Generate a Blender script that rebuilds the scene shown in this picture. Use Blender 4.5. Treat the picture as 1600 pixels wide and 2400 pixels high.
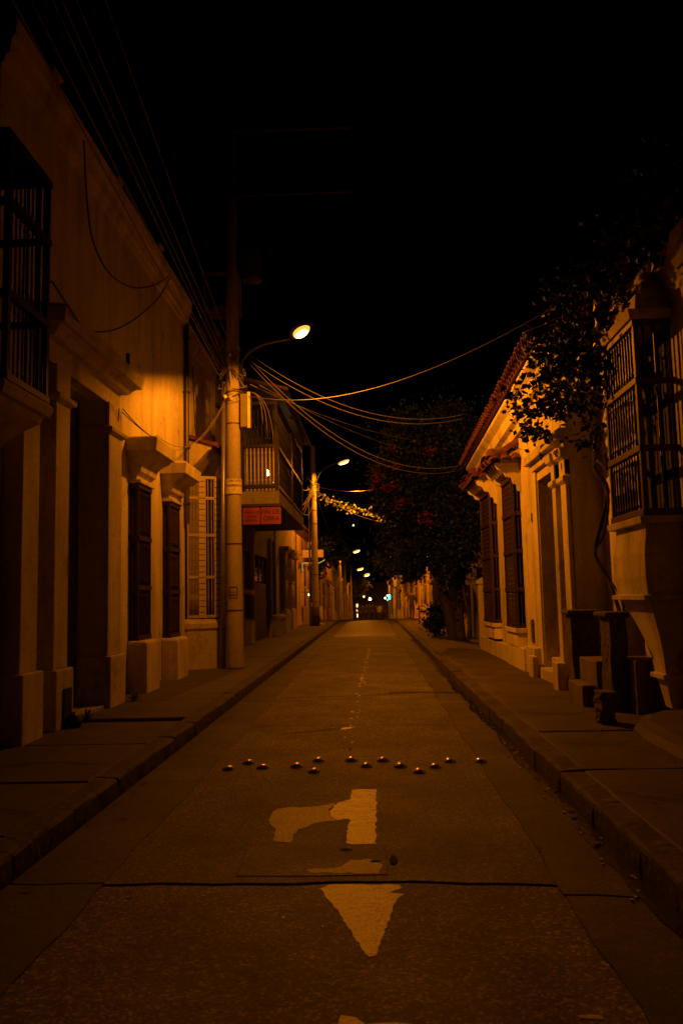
import bpy, math, random
import numpy as np
from mathutils import Vector, Matrix
random.seed(7); np.random.seed(7)
S = bpy.context.scene
COL = S.collection
for o in list(bpy.data.objects): bpy.data.objects.remove(o)

# ------------------------------------------------------------------ camera
cam_d = bpy.data.cameras.new('camera'); cam = bpy.data.objects.new('camera', cam_d); COL.objects.link(cam)
cam_d.sensor_fit = 'AUTO'; cam_d.sensor_width = 36; cam_d.lens = 28.5
cam_d.clip_start = 0.1; cam_d.clip_end = 3000
cam_d.dof.use_dof = True; cam_d.dof.focus_distance = 13.0; cam_d.dof.aperture_fstop = 5.6
# rows = world axes seen from the camera (level street along +Y, slight upward tilt and roll)
Rm = Matrix(((0.99907876, 0.02604399, 0.03410781), (0.03662107, -0.10306216, -0.99400055), (-0.02237251, 0.9943339, -0.10392098)))
cam.matrix_world = Matrix.Translation((0, 0, 1.6)) @ Rm.to_4x4()
S.camera = cam

# ------------------------------------------------------------------ world (night sky) and exposure
W = bpy.data.worlds.new('World'); S.world = W; W.use_nodes = True
wn = W.node_tree.nodes; bg = wn['Background']
sky = wn.new('ShaderNodeTexSky'); sky.sky_type = 'NISHITA'; sky.sun_disc = False
sky.sun_elevation = math.radians(-4); sky.sun_rotation = math.radians(140)
W.node_tree.links.new(sky.outputs[0], bg.inputs[0]); bg.inputs[1].default_value = 0.0015
S.view_settings.view_transform = 'Standard'; S.view_settings.look = 'None'
S.view_settings.exposure = 0.0; S.view_settings.gamma = 1.0; S.view_settings.use_curve_mapping = False
S.render.engine = 'CYCLES'
LAMP = 1290.0                     # watts of a sodium street lamp
SODIUM = (1.0, 0.25, 0.005)

# ------------------------------------------------------------------ materials
MATS = {}
def mat(name, col, rough=.7, spec=.4, metal=0., var=.3, vs=1.5, fine=.12, fs=40., bump=.25, bs=60., stretch=(1, 1, 1), col2=None, emit=None, estr=0., bdist=.01):
    m = bpy.data.materials.new(name); m.use_nodes = True; MATS[name] = m
    nt = m.node_tree; N = nt.nodes; L = nt.links; b = N['Principled BSDF']
    b.inputs['Roughness'].default_value = rough; b.inputs['Metallic'].default_value = metal
    b.inputs['Specular IOR Level'].default_value = spec
    tc = N.new('ShaderNodeTexCoord'); mp = N.new('ShaderNodeMapping'); mp.inputs['Scale'].default_value = stretch
    L.new(tc.outputs['Object'], mp.inputs['Vector'])
    n1 = N.new('ShaderNodeTexNoise'); n1.inputs['Scale'].default_value = vs; n1.inputs['Detail'].default_value = 7; n1.inputs['Roughness'].default_value = .65
    L.new(mp.outputs[0], n1.inputs['Vector'])
    r = N.new('ShaderNodeMapRange'); r.inputs[1].default_value = .38; r.inputs[2].default_value = .72
    L.new(n1.outputs['Fac'], r.inputs[0])
    mx = N.new('ShaderNodeMix'); mx.data_type = 'RGBA'
    c2 = col2 if col2 else tuple(c * (1 - var) for c in col)
    mx.inputs['A'].default_value = (*col, 1); mx.inputs['B'].default_value = (*c2, 1)
    L.new(r.outputs[0], mx.inputs['Factor'])
    n2 = N.new('ShaderNodeTexNoise'); n2.inputs['Scale'].default_value = fs; n2.inputs['Detail'].default_value = 3
    L.new(tc.outputs['Object'], n2.inputs['Vector'])
    r2 = N.new('ShaderNodeMapRange'); r2.inputs[1].default_value = .3; r2.inputs[2].default_value = .7
    r2.inputs[3].default_value = 1 - fine * 2; r2.inputs[4].default_value = 1 + fine
    L.new(n2.outputs['Fac'], r2.inputs[0])
    mu = N.new('ShaderNodeVectorMath'); mu.operation = 'SCALE'
    L.new(mx.outputs['Result'], mu.inputs[0]); L.new(r2.outputs[0], mu.inputs['Scale'])
    L.new(mu.outputs[0], b.inputs['Base Color'])
    if bump:
        n3 = N.new('ShaderNodeTexNoise'); n3.inputs['Scale'].default_value = bs; n3.inputs['Detail'].default_value = 5
        L.new(mp.outputs[0], n3.inputs['Vector'])
        bp = N.new('ShaderNodeBump'); bp.inputs['Strength'].default_value = bump; bp.inputs['Distance'].default_value = bdist
        L.new(n3.outputs['Fac'], bp.inputs['Height']); L.new(bp.outputs[0], b.inputs['Normal'])
    if emit:
        b.inputs['Emission Color'].default_value = (*emit, 1); b.inputs['Emission Strength'].default_value = estr
    return m

def plaster(name, col, var=.28):
    m = mat(name, col, rough=.85, spec=.25, var=var + .12, vs=1.1, fine=.08, fs=18, bump=.35, bs=9, stretch=(1, 1, .45), bdist=.012)
    nt = m.node_tree; N = nt.nodes; L = nt.links; b = N['Principled BSDF']
    # vertical rain streaks and small chips
    tc = N.new('ShaderNodeTexCoord'); mp = N.new('ShaderNodeMapping'); mp.inputs['Scale'].default_value = (3.2, 3.2, .45)
    L.new(tc.outputs['Object'], mp.inputs[0])
    n = N.new('ShaderNodeTexNoise'); n.inputs['Scale'].default_value = 1.; n.inputs['Detail'].default_value = 6
    L.new(mp.outputs[0], n.inputs['Vector'])
    r = N.new('ShaderNodeMapRange'); r.inputs[1].default_value = .5; r.inputs[2].default_value = .75; r.inputs[3].default_value = 1; r.inputs[4].default_value = .6
    L.new(n.outputs['Fac'], r.inputs[0])
    ch = N.new('ShaderNodeTexNoise'); ch.inputs['Scale'].default_value = 1.7; ch.inputs['Detail'].default_value = 9; ch.inputs['Roughness'].default_value = .75
    L.new(tc.outputs['Object'], ch.inputs['Vector'])
    r2 = N.new('ShaderNodeMapRange'); r2.inputs[1].default_value = .57; r2.inputs[2].default_value = .66; r2.inputs[3].default_value = 1; r2.inputs[4].default_value = .55
    L.new(ch.outputs['Fac'], r2.inputs[0])
    k = N.new('ShaderNodeMath'); k.operation = 'MULTIPLY'; L.new(r.outputs[0], k.inputs[0]); L.new(r2.outputs[0], k.inputs[1])
    src = b.inputs['Base Color'].links[0].from_socket
    mu = N.new('ShaderNodeVectorMath'); mu.operation = 'SCALE'; L.new(src, mu.inputs[0]); L.new(k.outputs[0], mu.inputs['Scale'])
    L.new(mu.outputs[0], b.inputs['Base Color'])
    return m

def asphalt(name, lo, hi, cell, rough, bump):
    m = bpy.data.materials.new(name); m.use_nodes = True; MATS[name] = m
    nt = m.node_tree; N = nt.nodes; L = nt.links; b = N['Principled BSDF']
    b.inputs['Specular IOR Level'].default_value = .5
    tc = N.new('ShaderNodeTexCoord')
    v = N.new('ShaderNodeTexVoronoi'); v.inputs['Scale'].default_value = cell; L.new(tc.outputs['Object'], v.inputs['Vector'])
    sep = N.new('ShaderNodeSeparateColor'); L.new(v.outputs['Color'], sep.inputs[0])
    v2 = N.new('ShaderNodeTexVoronoi'); v2.inputs['Scale'].default_value = cell * 2.7; L.new(tc.outputs['Object'], v2.inputs['Vector'])
    sep2 = N.new('ShaderNodeSeparateColor'); L.new(v2.outputs['Color'], sep2.inputs[0])
    big = N.new('ShaderNodeTexNoise'); big.inputs['Scale'].default_value = .9; big.inputs['Detail'].default_value = 8; big.inputs['Roughness'].default_value = .7
    L.new(tc.outputs['Object'], big.inputs['Vector'])
    a = N.new('ShaderNodeMath'); a.operation = 'POWER'; a.inputs[1].default_value = 5.; L.new(sep.outputs[0], a.inputs[0])
    a2 = N.new('ShaderNodeMath'); a2.operation = 'MULTIPLY_ADD'; a2.inputs[1].default_value = .22; L.new(sep2.outputs[0], a2.inputs[0]); L.new(a.outputs[0], a2.inputs[2])
    r = N.new('ShaderNodeMapRange'); r.inputs[1].default_value = .3; r.inputs[2].default_value = .7; r.inputs[3].default_value = .42; r.inputs[4].default_value = 1.45
    L.new(big.outputs['Fac'], r.inputs[0])
    mx = N.new('ShaderNodeMix'); mx.data_type = 'RGBA'; mx.inputs['A'].default_value = (*lo, 1); mx.inputs['B'].default_value = (*hi, 1)
    L.new(a2.outputs[0], mx.inputs['Factor'])
    # oil drips, tyre grime and small scabs of lost surface
    st = N.new('ShaderNodeTexNoise'); st.inputs['Scale'].default_value = 3.1; st.inputs['Detail'].default_value = 9; st.inputs['Roughness'].default_value = .78
    mp = N.new('ShaderNodeMapping'); mp.inputs['Scale'].default_value = (1.4, .6, 1); mp.inputs['Location'].default_value = (3.3, 1.7, 0); L.new(tc.outputs['Object'], mp.inputs[0]); L.new(mp.outputs[0], st.inputs['Vector'])
    sr = N.new('ShaderNodeMapRange'); sr.inputs[1].default_value = .54; sr.inputs[2].default_value = .66; sr.inputs[3].default_value = 1.; sr.inputs[4].default_value = .5; L.new(st.outputs['Fac'], sr.inputs[0])
    rm = N.new('ShaderNodeMath'); rm.operation = 'MULTIPLY'; L.new(r.outputs[0], rm.inputs[0]); L.new(sr.outputs[0], rm.inputs[1])
    mu = N.new('ShaderNodeVectorMath'); mu.operation = 'SCALE'; L.new(mx.outputs['Result'], mu.inputs[0]); L.new(rm.outputs[0], mu.inputs['Scale'])
    L.new(mu.outputs[0], b.inputs['Base Color'])
    rr = N.new('ShaderNodeMapRange'); rr.inputs[3].default_value = rough + .14; rr.inputs[4].default_value = rough - .1; L.new(big.outputs['Fac'], rr.inputs[0])
    L.new(rr.outputs[0], b.inputs['Roughness'])
    bp = N.new('ShaderNodeBump'); bp.inputs['Strength'].default_value = bump; bp.inputs['Distance'].default_value = .006
    hh = N.new('ShaderNodeMath'); hh.operation = 'ADD'; L.new(a2.outputs[0], hh.inputs[0])
    fn = N.new('ShaderNodeTexNoise'); fn.inputs['Scale'].default_value = 14; fn.inputs['Detail'].default_value = 6; L.new(tc.outputs['Object'], fn.inputs['Vector'])
    L.new(fn.outputs['Fac'], hh.inputs[1]); L.new(hh.outputs[0], bp.inputs['Height']); L.new(bp.outputs[0], b.inputs['Normal'])
    return m

WHITE = plaster('white_plaster', (.62, .57, .48))
CREAM = plaster('cream_plaster', (.50, .45, .36))
OCHRE = plaster('ochre_plaster', (.58, .42, .2))
ROSE = plaster('rose_plaster', (.45, .27, .2))
DARKPL = plaster('dark_plaster', (.2, .17, .14))
GREYP = plaster('grey_plaster', (.36, .33, .29))
BRICKM = mat('painted_brick', (.46, .42, .36), rough=.8, var=.3, vs=5, bump=.4, bs=30)
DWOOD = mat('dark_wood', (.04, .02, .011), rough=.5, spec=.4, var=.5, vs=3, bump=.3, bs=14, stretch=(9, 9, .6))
BWOOD = mat('shaded_wood', (.014, .009, .006), rough=.55, spec=.35, var=.4, vs=3, bump=.3, bs=14, stretch=(9, 9, .6))  # near-black copy of the dark wood, shade put into the colour
RWOOD = mat('red_brown_wood', (.075, .034, .019), rough=.5, spec=.4, var=.45, vs=3, bump=.3, bs=14, stretch=(9, 9, .6))
PWOOD = mat('painted_wood', (.4, .35, .28), rough=.5, var=.3, vs=4, bump=.15, bs=20)
BARS = mat('iron_bars', (.012, .01, .009), rough=.42, spec=.45, var=.3, vs=8, bump=.2, bs=50)
IVORY = mat('ivory_bars', (.7, .62, .46), rough=.3, spec=.5, var=.25, vs=6, bump=.15, bs=40)
TILE = mat('terracotta_tile', (.11, .034, .017), rough=.8, var=.5, vs=6, fine=.2, fs=30, bump=.4, bs=30)
CONC = mat('pole_concrete', (.33, .3, .25), rough=.8, var=.3, vs=3, fine=.1, fs=30, bump=.25, bs=40, stretch=(1, 1, .4))
WALK = mat('pavement_concrete', (.10, .088, .073), rough=.75, var=.5, vs=1.7, fine=.16, fs=28, bump=.5, bs=16)
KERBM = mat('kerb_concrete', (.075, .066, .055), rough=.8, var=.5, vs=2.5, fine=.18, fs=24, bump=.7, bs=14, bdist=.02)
DARKP = mat('dirty_channel', (.022, .019, .016), rough=.9, spec=.15, var=.5, vs=4, bump=.5, bs=22)
STONE = mat('rough_stone', (.14, .12, .1), rough=.9, var=.55, vs=6, fine=.25, fs=26, bump=1., bs=24, bdist=.03)
METAL = mat('grey_metal', (.28, .27, .25), rough=.4, metal=.6, var=.25, vs=4, bump=.1, bs=30)
DMETAL = mat('dark_metal', (.06, .055, .05), rough=.4, metal=.4, var=.3, vs=5, bump=.15, bs=40)
STUDM = mat('stud_metal', (.62, .57, .48), rough=.24, spec=.7, metal=.45, var=.35, vs=30, bump=.25, bs=120, bdist=.004)
CABLE = mat('cable_rubber', (.05, .045, .04), rough=.33, spec=.6, var=.3, vs=8, bump=0)
CABLEL = mat('lit_tone_cable', (.2, .175, .15), rough=.55, spec=.4, var=.4, vs=8, bump=0)  # paler cable colour, stands in for lamp light on the wires
BLACKC = mat('black_cable', (.012, .011, .01), rough=.6, var=.2, bump=0)
SHUT = mat('shutter_metal', (.09, .08, .068), rough=.5, spec=.4, var=.35, vs=3, bump=.12, bs=20)
BLACKV = mat('dark_interior', (.01, .009, .008), rough=.8, var=.2, bump=0)
GLASS = mat('dark_glass', (.012, .011, .011), rough=.06, spec=.7, var=.2, bump=0)
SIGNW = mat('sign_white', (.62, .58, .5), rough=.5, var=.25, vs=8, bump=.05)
SIGNR = mat('sign_orange', (.4, .055, .02), rough=.5, var=.3, vs=6, bump=.05)
INK = mat('sign_ink', (.03, .012, .01), rough=.6, var=.1, bump=0)
PORC = mat('porcelain', (.75, .7, .6), rough=.08, spec=.8, var=.05, bump=0)
LEAF = mat('leaf_green', (.018, .036, .008), rough=.5, spec=.25, var=.45, vs=3, fine=.2, fs=12, bump=.2, bs=30)
LEAFD = mat('dark_leaf', (.015, .03, .007), rough=.4, spec=.35, var=.45, vs=3, fine=.2, fs=12, bump=.2, bs=30)
LEAFL = mat('light_leaf', (.2, .25, .03), rough=.45, var=.35, vs=4, bump=.2, bs=30)
FLOWER = mat('red_bract', (.14, .008, .012), rough=.6, var=.4, vs=6, bump=0)
BARK = mat('bark', (.05, .038, .028), rough=.9, var=.5, vs=6, bump=.8, bs=20, stretch=(2, 2, .5), bdist=.03)
LENS = mat('lamp_lens', (.8, .7, .5), rough=.3, var=0, bump=0, emit=(1., .46, .05), estr=1.5)
CORE = mat('lamp_core', (.8, .7, .5), rough=.3, var=0, bump=0, emit=(1., .55, .17), estr=9)
LENSF = mat('far_lamp_lens', (.8, .7, .5), rough=.3, var=0, bump=0, emit=(1., .42, .035), estr=1.6)
GLOW = mat('lantern_glow', (.8, .7, .5), rough=.4, var=0, bump=0, emit=(1., .62, .2), estr=14)
GLOWW = mat('white_glow', (.8, .8, .7), rough=.4, var=0, bump=0, emit=(1., .72, .3), estr=10)
CYAN = mat('cyan_glow', (.1, .6, .6), rough=.4, var=0, bump=0, emit=(.05, .75, .8), estr=2.2)
NEON = mat('neon_green', (.4, .6, .3), rough=.4, var=0, bump=0, emit=(.45, .55, .16), estr=.6)
ASPH = asphalt('worn_asphalt', (.026, .0233, .0198), (.3, .267, .22), 84, .72, 1.)
ASPC = asphalt('coarse_asphalt', (.013, .0116, .0098), (.42, .37, .3), 72, .72, 1.)
GUTM = asphalt('gutter_concrete', (.028, .025, .021), (.10, .09, .074), 60, .72, .6)
PATCH = asphalt('patch_concrete', (.05, .045, .038), (.26, .23, .19), 66, .72, .9)
WETM = mat('wet_channel', (.012, .011, .01), rough=.2, spec=.6, var=.4, vs=9, bump=.7, bs=22, bdist=.01)
SOIL = mat('ground_soil', (.06, .05, .04), rough=.9, var=.4, vs=.3, bump=.3, bs=4)
CLOTHA = mat('dark_cloth', (.03, .028, .03), rough=.8, var=.3, vs=9, bump=.1)
CLOTHB = mat('pale_cloth', (.3, .27, .23), rough=.8, var=.3, vs=9, bump=.1)
CLOTHC = mat('blue_cloth', (.04, .05, .09), rough=.8, var=.3, vs=9, bump=.1)
SKIN = mat('skin', (.26, .15, .09), rough=.55, var=.15, vs=9, bump=0)
HAIR = mat('hair', (.015, .01, .008), rough=.5, var=.2, bump=0)
def paint_mat():
    m = mat('worn_road_paint', (.72, .66, .55), rough=.5, var=.3, vs=5, fine=.15, fs=60, bump=.5, bs=45)
    nt = m.node_tree; N = nt.nodes; L = nt.links; b = N['Principled BSDF']
    tc = N.new('ShaderNodeTexCoord'); n = N.new('ShaderNodeTexNoise'); n.inputs['Scale'].default_value = 11; n.inputs['Detail'].default_value = 10; n.inputs['Roughness'].default_value = .82
    mp = N.new('ShaderNodeMapping'); mp.inputs['Scale'].default_value = (.7, 1.6, 1); L.new(tc.outputs['Object'], mp.inputs[0]); L.new(mp.outputs[0], n.inputs['Vector'])
    r = N.new('ShaderNodeMapRange'); r.inputs[1].default_value = .515; r.inputs[2].default_value = .575; r.inputs[4].default_value = .8; L.new(n.outputs['Fac'], r.inputs[0])
    src = b.inputs['Base Color'].links[0].from_socket
    mx = N.new('ShaderNodeMix'); mx.data_type = 'RGBA'; L.new(r.outputs[0], mx.inputs['Factor']); L.new(src, mx.inputs['A']); mx.inputs['B'].default_value = (.05, .043, .036, 1)
    L.new(mx.outputs['Result'], b.inputs['Base Color']); return m
PAINT = paint_mat()
FADED = mat('faded_road_paint', (.5, .45, .37), rough=.6, var=.45, vs=7, fine=.25, fs=50, bump=.6, bs=50)
def translucent(m, col, f):
    nt = m.node_tree; N = nt.nodes; L = nt.links; b = N['Principled BSDF']; out = N['Material Output']
    t = N.new('ShaderNodeBsdfTranslucent'); t.inputs['Color'].default_value = (*col, 1); x = N.new('ShaderNodeMixShader'); x.inputs[0].default_value = f
    L.new(b.outputs[0], x.inputs[1]); L.new(t.outputs[0], x.inputs[2]); L.new(x.outputs[0], out.inputs['Surface'])
translucent(LEAF, (.07, .1, .012), .35); translucent(LEAFL, (.3, .34, .04), .4)

# ------------------------------------------------------------------ mesh helpers
WL = {}
def wl(o): return WL.get(o.name, Vector((0, 0, 0))) if o else Vector((0, 0, 0))
class MB:
    def __init__(s): s.v = []; s.f = []; s.m = []
    def add(s, vs, fs, mi=0):
        n = len(s.v); s.v += [tuple(v) for v in vs]; s.f += [tuple(i + n for i in f) for f in fs]; s.m += [mi] * len(fs); return s
    def box(s, x0, x1, y0, y1, z0, z1, mi=0):
        if x0 > x1: x0, x1 = x1, x0
        return s.add([(x0, y0, z0), (x1, y0, z0), (x1, y1, z0), (x0, y1, z0), (x0, y0, z1), (x1, y0, z1), (x1, y1, z1), (x0, y1, z1)],
                     [(3, 2, 1, 0), (4, 5, 6, 7), (0, 1, 5, 4), (1, 2, 6, 5), (2, 3, 7, 6), (3, 0, 4, 7)], mi)
    def loft(s, rings, mi=0, cap=True):
        n = len(rings[0]); vs = [p for r in rings for p in r]; fs = []
        for i in range(len(rings) - 1):
            for j in range(n):
                a = i * n + j; b = i * n + (j + 1) % n; fs.append((a, b, b + n, a + n))
        if cap: fs.append(tuple(reversed(range(n)))); fs.append(tuple(range(len(vs) - n, len(vs))))
        return s.add(vs, fs, mi)
    def prism(s, poly, axis, a, b, mi=0):
        def P(p, t): return {'x': (t, p[0], p[1]), 'y': (p[0], t, p[1]), 'z': (p[0], p[1], t)}[axis]
        return s.loft([[P(p, a) for p in poly], [P(p, b) for p in poly]], mi)
    def rects(s, secs, xb, mi=0):   # stacked plan rectangles: (z, xfront, y0, y1) against the wall plane xb
        return s.loft([[(xf, y0, z), (xf, y1, z), (xb, y1, z), (xb, y0, z)] for z, xf, y0, y1 in secs], mi)
    def tube(s, pts, r, n=6, mi=0, cap=True):
        pts = [Vector(p) for p in pts]; rings = []; rs = r if isinstance(r, (list, tuple)) else [r] * len(pts)
        u = None
        for i, p in enumerate(pts):
            d = (pts[min(i + 1, len(pts) - 1)] - pts[max(i - 1, 0)])
            d = d.normalized() if d.length > 1e-9 else Vector((0, 0, 1))
            if u is None:
                u = d.cross(Vector((0, 0, 1)) if abs(d.z) < .9 else Vector((1, 0, 0))).normalized()
            u = (u - d * u.dot(d)).normalized(); w = d.cross(u)
            rings.append([p + (u * math.cos(2 * math.pi * k / n) + w * math.sin(2 * math.pi * k / n)) * rs[i] for k in range(n)])
        return s.loft(rings, mi, cap)
    def lathe(s, prof, c, n=16, mi=0):
        return s.loft([[(c[0] + r * math.cos(2 * math.pi * k / n), c[1] + r * math.sin(2 * math.pi * k / n), z) for k in range(n)] for r, z in prof], mi)
    def ball(s, c, r, n=8, mi=0):
        rx, ry, rz = r if isinstance(r, tuple) else (r, r, r)
        return s.loft([[(c[0] + rx * math.sin(t) * math.cos(2 * math.pi * k / n), c[1] + ry * math.sin(t) * math.sin(2 * math.pi * k / n), c[2] - rz * math.cos(t)) for k in range(n)]
                       for t in [math.pi * (i + .02) / (n - .96) for i in range(n)]], mi)
    def wall(s, xf, xb, y0, y1, z0, z1, ops, mi=0):   # wall in plane X with rectangular openings (ya,yb,za,zb) and real reveals
        ys = sorted({y0, y1, *[v for o in ops for v in o[:2]]}); zs = sorted({z0, z1, *[v for o in ops for v in o[2:]]})
        ys = [y for y in ys if y0 <= y <= y1]; zs = [z for z in zs if z0 <= z <= z1]
        idx = {}; vs = []; fs = []
        def V(i, j, k):
            if (i, j, k) not in idx: idx[(i, j, k)] = len(vs); vs.append((xf if k == 0 else xb, ys[i], zs[j]))
            return idx[(i, j, k)]
        def solid(i, j):
            if i < 0 or j < 0 or i >= len(ys) - 1 or j >= len(zs) - 1: return False
            cy = (ys[i] + ys[i + 1]) / 2; cz = (zs[j] + zs[j + 1]) / 2
            return not any(a < cy < b and c < cz < d for a, b, c, d in ops)
        for i in range(len(ys) - 1):
            for j in range(len(zs) - 1):
                if not solid(i, j): continue
                fs.append((V(i, j, 0), V(i + 1, j, 0), V(i + 1, j + 1, 0), V(i, j + 1, 0)))
                fs.append((V(i, j + 1, 1), V(i + 1, j + 1, 1), V(i + 1, j, 1), V(i, j, 1)))
                if not solid(i - 1, j): fs.append((V(i, j, 0), V(i, j + 1, 0), V(i, j + 1, 1), V(i, j, 1)))
                if not solid(i + 1, j): fs.append((V(i + 1, j, 0), V(i + 1, j, 1), V(i + 1, j + 1, 1), V(i + 1, j + 1, 0)))
                if not solid(i, j - 1): fs.append((V(i, j, 0), V(i, j, 1), V(i + 1, j, 1), V(i + 1, j, 0)))
                if not solid(i, j + 1): fs.append((V(i, j + 1, 0), V(i + 1, j + 1, 0), V(i + 1, j + 1, 1), V(i, j + 1, 1)))
        return s.add(vs, fs, mi)
    def mesh(s, name, mats, org=(0, 0, 0), smooth=False, fix=True):
        me = bpy.data.meshes.new(name); o = Vector(org)
        me.from_pydata([Vector(v) - o for v in s.v], [], s.f)
        for m in (mats if isinstance(mats, (list, tuple)) else [mats]): me.materials.append(m)
        if any(s.m): me.polygons.foreach_set('material_index', s.m)
        if fix:
            import bmesh
            bm = bmesh.new(); bm.from_mesh(me); bmesh.ops.recalc_face_normals(bm, faces=bm.faces); bm.to_mesh(me); bm.free()
        if smooth: me.polygons.foreach_set('use_smooth', [True] * len(me.polygons))
        return me
    def build(s, name, mats, parent=None, org=None, bevel=0., smooth=False, fix=True, kind=None):
        if org is None: org = wl(parent)
        me = s.mesh(name, mats, org, smooth, fix); return put(name, me, parent, org, bevel, kind)
def put(name, me, parent=None, loc=(0, 0, 0), bevel=0., kind=None, rot=None):
    o = bpy.data.objects.new(name, me); COL.objects.link(o)
    loc = Vector(loc); WL[o.name] = loc
    if parent: o.parent = parent; o.location = loc - wl(parent)
    else: o.location = loc
    if rot: o.rotation_euler = rot
    if bevel:
        b = o.modifiers.new('bevel', 'BEVEL'); b.width = bevel; b.segments = 2; b.limit_method = 'ANGLE'; b.angle_limit = math.radians(35)
    if kind: o['kind'] = kind
    return o
def tag(o, label, cat, group=None):
    o['label'] = label; o['category'] = cat
    if group: o['group'] = group
    return o
def thing(name, label, cat, loc, group=None):
    o = bpy.data.objects.new(name, None); COL.objects.link(o); o.location = loc; o.empty_display_size = .2; WL[o.name] = Vector(loc)
    return tag(o, label, cat, group)
def struct(name, loc=(0, 0, 0)):
    o = bpy.data.objects.new(name, None); COL.objects.link(o); o.location = loc; WL[o.name] = Vector(loc); o['kind'] = 'structure'; return o
def bez(p0, p1, p2, p3, n=10):
    p0, p1, p2, p3 = map(Vector, (p0, p1, p2, p3)); out = []
    for i in range(n + 1):
        t = i / n; out.append(p0 * (1 - t) ** 3 + p1 * 3 * t * (1 - t) ** 2 + p2 * 3 * t * t * (1 - t) + p3 * t ** 3)
    return out
def sag(p0, p1, s, n=22):
    p0, p1 = Vector(p0), Vector(p1); return [p0.lerp(p1, i / n) - Vector((0, 0, s * 4 * (i / n) * (1 - i / n))) for i in range(n + 1)]
def smoothpath(pts, n=5):
    P = [Vector(p) for p in pts]; out = []
    for i in range(len(P) - 1):
        a, b, c, d = P[max(i - 1, 0)], P[i], P[i + 1], P[min(i + 2, len(P) - 1)]
        for k in range(n):
            t = k / n; out.append(.5 * ((2 * b) + (c - a) * t + (2 * a - 5 * b + 4 * c - d) * t * t + (3 * b - a - 3 * c + d) * t ** 3))
    return out + [P[-1]]
def text(name, body, size, loc, parent, m, rot=(math.pi / 2, 0, 0)):
    cu = bpy.data.curves.new('text', 'FONT'); cu.body = body; cu.size = size; cu.align_x = 'CENTER'; cu.align_y = 'CENTER'; cu.extrude = .0015; cu.offset = size * .012
    t = bpy.data.objects.new('text', cu); COL.objects.link(t)
    me = bpy.data.meshes.new_from_object(t.evaluated_get(bpy.context.evaluated_depsgraph_get())); bpy.data.objects.remove(t); bpy.data.curves.remove(cu)
    me.materials.clear(); me.materials.append(m)
    return put(name, me, parent, loc, rot=rot)

def rz(y):      # street level: level to the crest, then falling gently
    if y < 47: return 0.
    if y < 57: return -.0014 * (y - 47) ** 2
    return -.14 - .028 * (y - 57)

# ------------------------------------------------------------------ ground, road, gutters, pavements
g = MB(); ys = [-60, -5, 47, 52, 57, 80, 110, 150, 220, 320, 600]; xs = [-400, -60, -12, 12, 60, 400]
vs = [(x, y, rz(min(y, 220)) - .32) for y in ys for x in xs]; n = len(xs)
g.add(vs, [(j * n + i, j * n + i + 1, (j + 1) * n + i + 1, (j + 1) * n + i) for j in range(len(ys) - 1) for i in range(n - 1)])
g.build('ground', SOIL, kind='structure')

def ring(x0, x1, y0, y1, jit, inset=0., step=.3, rnd=None):
    pts = []
    for (a, b) in (((x0, y0), (x1, y0)), ((x1, y0), (x1, y1)), ((x1, y1), (x0, y1)), ((x0, y1), (x0, y0))):
        L = math.hypot(b[0] - a[0], b[1] - a[1]); k = max(1, min(14, int(L / step)))
        pts += [(a[0] + (b[0] - a[0]) * i / k, a[1] + (b[1] - a[1]) * i / k) for i in range(k)]
    cx, cy = (x0 + x1) / 2, (y0 + y1) / 2; hx, hy = abs(x1 - x0) / 2, abs(y1 - y0) / 2
    return [(cx + (px - cx) * (1 - inset / hx), cy + (py - cy) * (1 - inset / hy)) for px, py in pts]
def slab(name, x0, x1, y0, y1, ztop, m, parent, jit=.008, th=.14, round_=.012, skew=None, tilt=0.):
    base = ring(x0, x1, y0, y1, jit); rr = [(random.uniform(-jit, jit), random.uniform(-jit, jit)) for _ in base]
    def Z(px, py): return ztop + rz(py) + tilt * (px - x0)
    def J(r): return [(p[0] + q[0], p[1] + q[1] + (skew(p[0]) if skew and abs(p[1] - y0) < .06 else 0) + (skew(p[0]) if skew and name.endswith('*') else 0)) for p, q in zip(r, rr)]
    o = J(base); i = J(ring(x0, x1, y0, y1, jit, round_))
    b = MB().loft([[(p[0], p[1], Z(*p) - th) for p in o], [(p[0], p[1], Z(*p) - round_) for p in o], [(p[0], p[1], Z(*p)) for p in i]])
    return b.build(name, m, parent, org=((x0 + x1) / 2, (y0 + y1) / 2, ztop + rz((y0 + y1) / 2)))
road = struct('road')
XL, XR = -2.12, 1.48
crk = lambda x: -.05 * max(0, x) ** 2 * 1.6
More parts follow.
